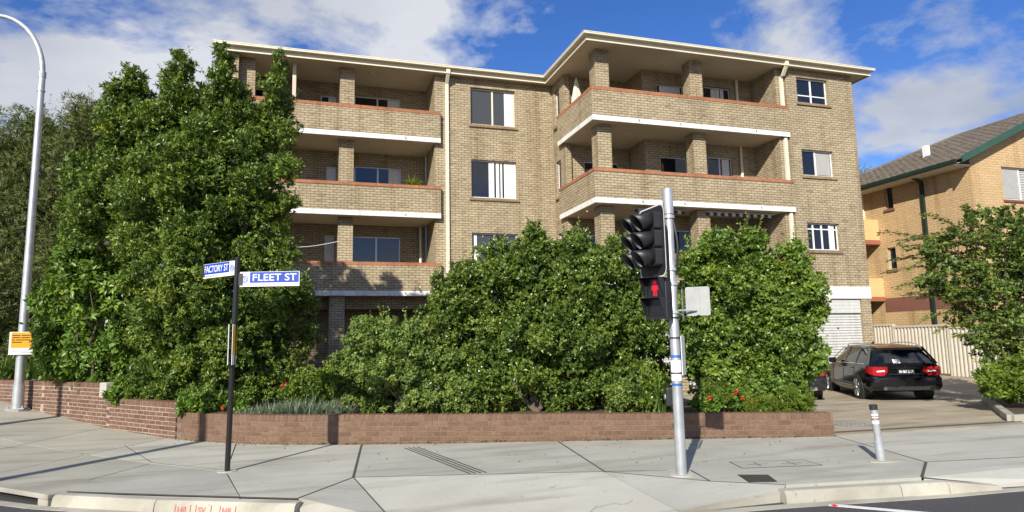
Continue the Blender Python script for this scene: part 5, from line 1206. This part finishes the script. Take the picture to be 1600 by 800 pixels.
# crepe myrtle over the driveway
CM = [(1520, 340, 16), (1560, 345, 22), (1600, 350, 26), (1480, 372, 18), (1530, 378, 26), (1580, 385, 34), (1615, 395, 40), (1450, 388, 14), (1470, 412, 22), (1520, 415, 30), (1580, 425, 40), (1445, 440, 14), (1480, 448, 22), (1535, 455, 34), (1595, 465, 44), (1500, 485, 22), (1555, 495, 36), (1605, 505, 44), (1530, 530, 20), (1570, 540, 36), (1610, 550, 44), (1555, 575, 20), (1590, 590, 30), (1630, 450, 55), (1640, 540, 60), (1650, 390, 50)]
cm = plant('spreading_tree', at(1590, 615, 16.0).xy.to_3d(), 'small spreading tree with arching leafy sprays right of the driveway', 'tree')
crown('crown', cm, pb(CM, 15.6, .7, 17), 4300, 8, .085, .28, 'leaf_myrtle', up=.15, sub=10, subr=.45, seed=81, sq=.55, tilt=(40, 100), keep=zcut(.5))
trunk(cm, (cm.location.x, cm.location.y, .05), [at(x, y, 15.6) for x, y in ((1520, 400), (1570, 380), (1460, 420), (1600, 430), (1640, 420), (1540, 500))], .05, seed=8)
# its long horizontal sprays
sp_b, sp_l, sp_w, sp_t = [], [], [], []; tw = MB(); g = np.random.default_rng(6)
for (x0, y0, x1, y1) in ((1480, 385, 1370, 363), (1490, 380, 1400, 376), (1470, 410, 1385, 408), (1480, 420, 1375, 428), (1470, 440, 1400, 452), (1500, 360, 1440, 335), (1490, 470, 1410, 462), (1500, 490, 1435, 505), (1520, 510, 1460, 520), (1530, 540, 1490, 525), (1520, 350, 1505, 322), (1560, 345, 1575, 325), (1500, 430, 1440, 438), (1470, 395, 1415, 392), (1480, 400, 1420, 420), (1540, 470, 1470, 480), (1590, 350, 1600, 328)) + tuple((x_, y_, x_-g.uniform(45, 95), y_+g.uniform(-22, 16)) for x_, y_ in [(g.uniform(1485, 1600), g.uniform(340, 470)) for _ in range(22)] + [(g.uniform(1575, 1620), g.uniform(470, 560)) for _ in range(10)]):
    a, b_ = at(x0, y0, 15.4), at(x1, y1, 15.1+g.uniform(-.4, .3)); pts = []
    for k in range(26):
        f = k/25; q_ = a.lerp(b_, f) + Vector((0, 0, .10*math.sin(math.pi*f))); pts.append(q_)
        for s in (-1, 1):
            for rep in range(2):
                dr = (b_-a).normalized(); sd2 = Vector((dr.y, -dr.x, 0)).normalized(); ld = (dr*.6+sd2*s*.8+Vector((0, 0, g.uniform(-.55, .35)))).normalized()*g.uniform(.08, .135)*(1-.3*f)
                q2 = q_+Vector(tuple(g.normal(0, .025, 3)))
                sp_b.append(q2[:]); sp_l.append(ld[:]); w_ = ld.cross(Vector((0, 0, 1))+Vector(tuple(g.normal(0, .5, 3)))).normalized()*ld.length*.30; sp_w.append(w_[:]); sp_t.append(min(1, max(0, g.normal(.5, .2)+.2*f)))
    tw.tube(pts[::5]+[pts[-1]], .008, 5)
leaf_mesh('arching_sprays', np.array(sp_b), np.array(sp_l), np.array(sp_w), np.zeros((len(sp_b), 3)), np.array(sp_t), 'leaf_myrtle', cm); tw.build('twigs', 'bark', cm, kind='stuff')
# small bushes and low plants
def small_bush(name, label, blobs, d0, n, per, ll, lw_, mat, up=.5, droop=0, seed=1, zmin=.3, cat='bush', group=None, tilt=(20, 80), tb=0.):
    q_ = at(blobs[0][0], 640, d0); r_ = plant(name, (q_.x, q_.y, .35), label, cat, group)
    crown('foliage', r_, pb(blobs, d0, .12, seed), n, per, ll, lw_, mat, up=up, droop=droop, sub=8, seed=seed+100, keep=zcut(zmin), tilt=tilt, tone_b=tb)
    MB().tube([(q_.x, q_.y, .25), (q_.x, q_.y, .42)], .015, 6).build('stem', 'bark', r_); return r_
small_bush('low_bush', 'small rounded yellow-green bush at the wall left of the traffic signal', [(975, 622, 24), (960, 635, 15), (990, 632, 18)], 12.3, 900, 7, .045, .3, 'leaf_hedge', seed=1)
small_bush('low_bush', 'light green leafy bush close behind the traffic signal pole at the left', [(1020, 600, 22), (1030, 625, 22), (1010, 630, 16), (1040, 610, 16)], 12.35, 900, 7, .06, .32, 'leaf_lime', seed=2, tb=-.2)
small_bush('conifer_bush', 'low lime green feathery bush at the right end of the brick wall', [(1240, 628, 20), (1220, 632, 16), (1258, 630, 14)], 12.3, 1100, 8, .05, .1, 'leaf_lime', up=.8, seed=3, zmin=.28, tilt=(10, 50))
small_bush('conifer_bush', 'low lime green feathery bush between orange flowers and the wall end', [(1190, 632, 16), (1175, 636, 12), (1203, 636, 12)], 12.3, 800, 8, .05, .1, 'leaf_lime', up=.8, seed=4, zmin=.28, tilt=(10, 50))
small_bush('conifer_bush', 'olive green feathery bush above the orange flowers', [(1125, 605, 20), (1105, 612, 15)], 12.5, 700, 8, .05, .1, 'leaf_lime', up=.6, seed=5, tb=-.25)
small_bush('low_bush', 'pale leafy groundcover between lavender and the dark tree base', [(470, 605, 16), (500, 598, 18), (520, 590, 18), (450, 615, 12)], 12.9, 1100, 7, .055, .3, 'leaf_lime', seed=6, tb=-.25)
small_bush('low_bush', 'leafy groundcover with orange flowers at the corner of the brick wall', [(305, 632, 14), (330, 628, 16), (355, 630, 14), (285, 635, 10), (375, 632, 12)], 12.9, 1200, 7, .07, .35, 'leaf_broad', seed=7, zmin=.38, tb=.1)
for i, (bx, dd, lb) in enumerate(([(1565, 600, 24), (1590, 610, 24), (1545, 612, 16), (1600, 590, 24)], 14.6, 'bright low bush at the foot of the spreading tree'), ) if False else []: pass
small_bush('low_bush', 'bright low bush at the foot of the spreading tree beside the driveway', [(1575, 600, 22), (1595, 612, 22), (1550, 610, 14), (1600, 585, 22), (1540, 590, 12)], 14.7, 1300, 7, .09, .3, 'leaf_lime', seed=8, zmin=.1, tb=-.2)
small_bush('low_bush', 'leafy geranium bush behind the wall just right of the signal pole', [(1115, 628, 15), (1140, 625, 17), (1165, 630, 14), (1095, 632, 12)], 12.45, 1300, 7, .06, .4, 'leaf_broad', seed=12, zmin=.32)
# strap-leaved and lavender clumps
def blades(name, label, px, py, d, n, ln, wd, mat, spread=.6, seed=1, cat='plant', group=None, arch=.6, rad=.12, base_z=None):
    g = np.random.default_rng(seed); q_ = at(px, py, d); z0 = q_.z if base_z is None else base_z
    r_ = plant(name, (q_.x, q_.y, z0), label, cat, group); v, f, tn = [], [], []
    for i in range(n):
        a = g.uniform(0, 2*math.pi); o_ = Vector((q_.x+g.normal(0, rad), q_.y+g.normal(0, rad), z0)); L_ = ln*g.uniform(.6, 1.2); sp_ = spread*g.uniform(.2, 1.2)
        dr = Vector((math.cos(a), math.sin(a), 0)); sd2 = Vector((-dr.y, dr.x, 0)); k0 = len(v); t_ = min(1, max(0, g.normal(.5, .22)))
        for k in range(5):
            s = k/4; pos = o_ + dr*(L_*sp_*s) + Vector((0, 0, L_*(s*(1-.15*sp_) - arch*sp_*s*s*.8))); w_ = wd*(1-s**2.2)*(.6+.4*min(1, s*4))+.0008
            v += [pos-sd2*w_, pos+sd2*w_]
        for k in range(4): f.append((k0+2*k, k0+2*k+1, k0+2*k+3, k0+2*k+2)); tn.append(t_)
    b = MB(); me = bpy.data.meshes.new('leaves'); me.from_pydata([tuple(x) for x in v], [], f); me.update()
    at_ = me.attributes.new('tone', 'FLOAT', 'FACE'); at_.data.foreach_set('value', np.array(tn, np.float32)); me.materials.append(M[mat])
    o_ = bpy.data.objects.new('leaves', me); COL.objects.link(o_); o_['kind'] = 'stuff'; return under(o_, r_)
for i, (px, d, lb) in enumerate(((405, 12.75, 'lavender clump nearest the street sign pole, on the wall edge'), (440, 12.6, 'second lavender clump from the street sign pole, spilling over the wall'), (478, 12.55, 'third lavender clump from the street sign pole, behind the wall edge'), (515, 12.5, 'lavender clump beside the fine-leaved hedge shrub'))):
    blades('lavender', lb, px, 650, d+.05, 520, (.26, .36, .42, .34)[i], .007, 'leaf_grey', 1.15, 20+i, 'lavender', 'lavender along the wall', .45, .19, .40)
for i, (px, py, d, ln, n, wd, lb) in enumerate(((45, 600, 17.6, 1.1, 45, .025, 'spiky strap-leaved plant right behind the lamp post foot'), (8, 600, 18.2, .9, 60, .03, 'broad arching strap-leaved plant at the left edge'), (105, 602, 16.6, .55, 70, .022, 'short bright strap-leaved plant on the upper brick wall'), (80, 604, 16.9, .5, 60, .02, 'low tufted plant between the lamp post and bright strap-leaved plant'), (470, 590, 14.2, 1.0, 60, .03, 'dark spiky plant in shade right of the tall tree'), (500, 585, 14.0, .9, 50, .03, 'dark spiky plant beside the hedge shrub'), (1018, 560, 12.4, .9, 50, .022, 'spiky palm-like plant between the two large shrubs'))):
    blades('strap_plant', lb, px, py, d, n, ln, wd, 'leaf_blade', .8, 40+i, 'plant', None, .7, .1, 1.0 if px < 200 else .4)
small_bush('low_bush', 'yellow-green low bush on the upper brick wall under the tall tree', [(120, 575, 18), (140, 585, 18), (100, 582, 14), (165, 592, 12)], 15.9, 900, 7, .07, .25, 'leaf_lime', seed=9, zmin=.9, tb=-.15)
small_bush('low_bush', 'small green bush behind the lower step of the stepped wall', [(185, 615, 16), (215, 618, 16), (240, 622, 12)], 14.3, 800, 7, .08, .28, 'leaf_broad', seed=10, zmin=.6)
# flowers
def flowers(label, spots, d, seed, size=.035):
    g = np.random.default_rng(seed); q_ = at(spots[0][0], spots[0][1], d); r_ = plant('geranium', (q_.x, q_.y, .38), label, 'flower')
    st = MB()
    for (px, py) in spots:
        c = at(px, py, d+g.uniform(-.1, .1)); n = 26; dv_ = unit(g.normal(size=(n, 3))); dv_[:, 1] -= .2
        ax2 = unit(np.cross(dv_, g.normal(size=(n, 3))))
        leaf_mesh('flower_head', np.array(c[:])+dv_*size*.4, dv_*size, ax2*size*.5, dv_*0, g.uniform(0, 1, n), 'petal', r_, None)
        st.tube([(c.x, c.y+.02, .34), c[:]], .005, 5)
    st.build('stems', 'stem', r_)
flowers('cluster of orange-red geraniums behind the wall near the signal shadow', [(1108, 622), (1118, 630), (1132, 628), (1148, 615), (1150, 612), (1170, 630), (1176, 628), (1105, 635), (1160, 622)], 12.3, 1)
flowers('two orange-red flowers at the corner bed left of the street sign', [(301, 636), (348, 637)], 12.75, 2, .03)
flowers('single red flower in the shade behind the lavender', [(441, 604), (447, 602)], 12.9, 3, .04)
# pot plant on a left balcony parapet
ppot = thing('potted_plant', (3.72, 23.0, FL[1]), 'green spider plant in a pot on the middle left balcony', 'potted plant')
MB().tube([(3.72, 23.0, FL[1]-.002), (3.72, 23.0, FL[1]+.95)], [.13, .2], 16).build('pot', 'terracotta', ppot)
o_ = blades('x', 'x', 645, 290, 23, 90, .60, .026, 'leaf_lime', .9, 77, arch=.9, rad=.06, base_z=FL[1]+.93)
rx = o_.parent; mwx = Vector((3.72, 23.0, 0))-Vector((rx.location.x, rx.location.y, 0))
for v_ in o_.data.vertices: v_.co.x += mwx.x; v_.co.y += mwx.y
o_.parent = ppot; o_.matrix_parent_inverse = Matrix.Translation(-ppot.location); bpy.data.objects.remove(rx)

g = np.random.default_rng(99); f_, T_ = path_fn(MAINP); nb, nl, nw, ntn = [], [], [], []
for i in range(420):
    p, d = f_(g.uniform(0, T_)); off = abs(g.normal(0, .10)) + .01 if g.random() < .75 else g.uniform(.1, 2.6); q = p + Vector((d.y, -d.x))*off
    a = g.uniform(0, 6.28); l = g.uniform(.02, .05); nb.append((q.x, q.y, zg(q.x, q.y)+.006)); v = Vector((math.cos(a), math.sin(a), g.uniform(0, .3)))*l; nl.append(v[:]); nw.append((-v.y*.35, v.x*.35, g.uniform(-.2, .2)*l)); ntn.append(g.uniform(0, 1))
M['litter'] = leaf_mat('dry_leaf', [(0, (.09, .055, .025)), (.6, (.20, .13, .05)), (1, (.30, .24, .10))], .9, .05)
lt = leaf_mesh('leaf_litter', np.array(nb), np.array(nl), np.array(nw), np.zeros((len(nb), 3)), np.array(ntn), 'litter', None)
tag(lt, 'dry fallen leaves scattered on the path along the brick wall', 'leaves', kind='stuff')

wb, wl, ww, wt = [], [], [], []
for i in range(46):
    p, d = f_(g.uniform(0, T_)); q = p + Vector((d.y, -d.x))*g.uniform(.0, .03)
    for k in range(int(g.integers(4, 12))):
        a = g.uniform(0, 6.28); l = g.uniform(.02, .07); v = Vector((math.cos(a)*.6, math.sin(a)*.6, g.uniform(.3, 1)))*l; wb.append((q.x+g.normal(0, .02), q.y-abs(g.normal(0, .012)), .0)); wl.append(v[:]); ww.append((-v.y*.25, v.x*.25, 0)); wt.append(g.uniform(.2, .9))
tag(leaf_mesh('weeds', np.array(wb), np.array(wl), np.array(ww), np.zeros((len(wb), 3)), np.array(wt), 'leaf_blade', None), 'small green weeds growing where the brick wall meets the path', 'weeds', kind='stuff')
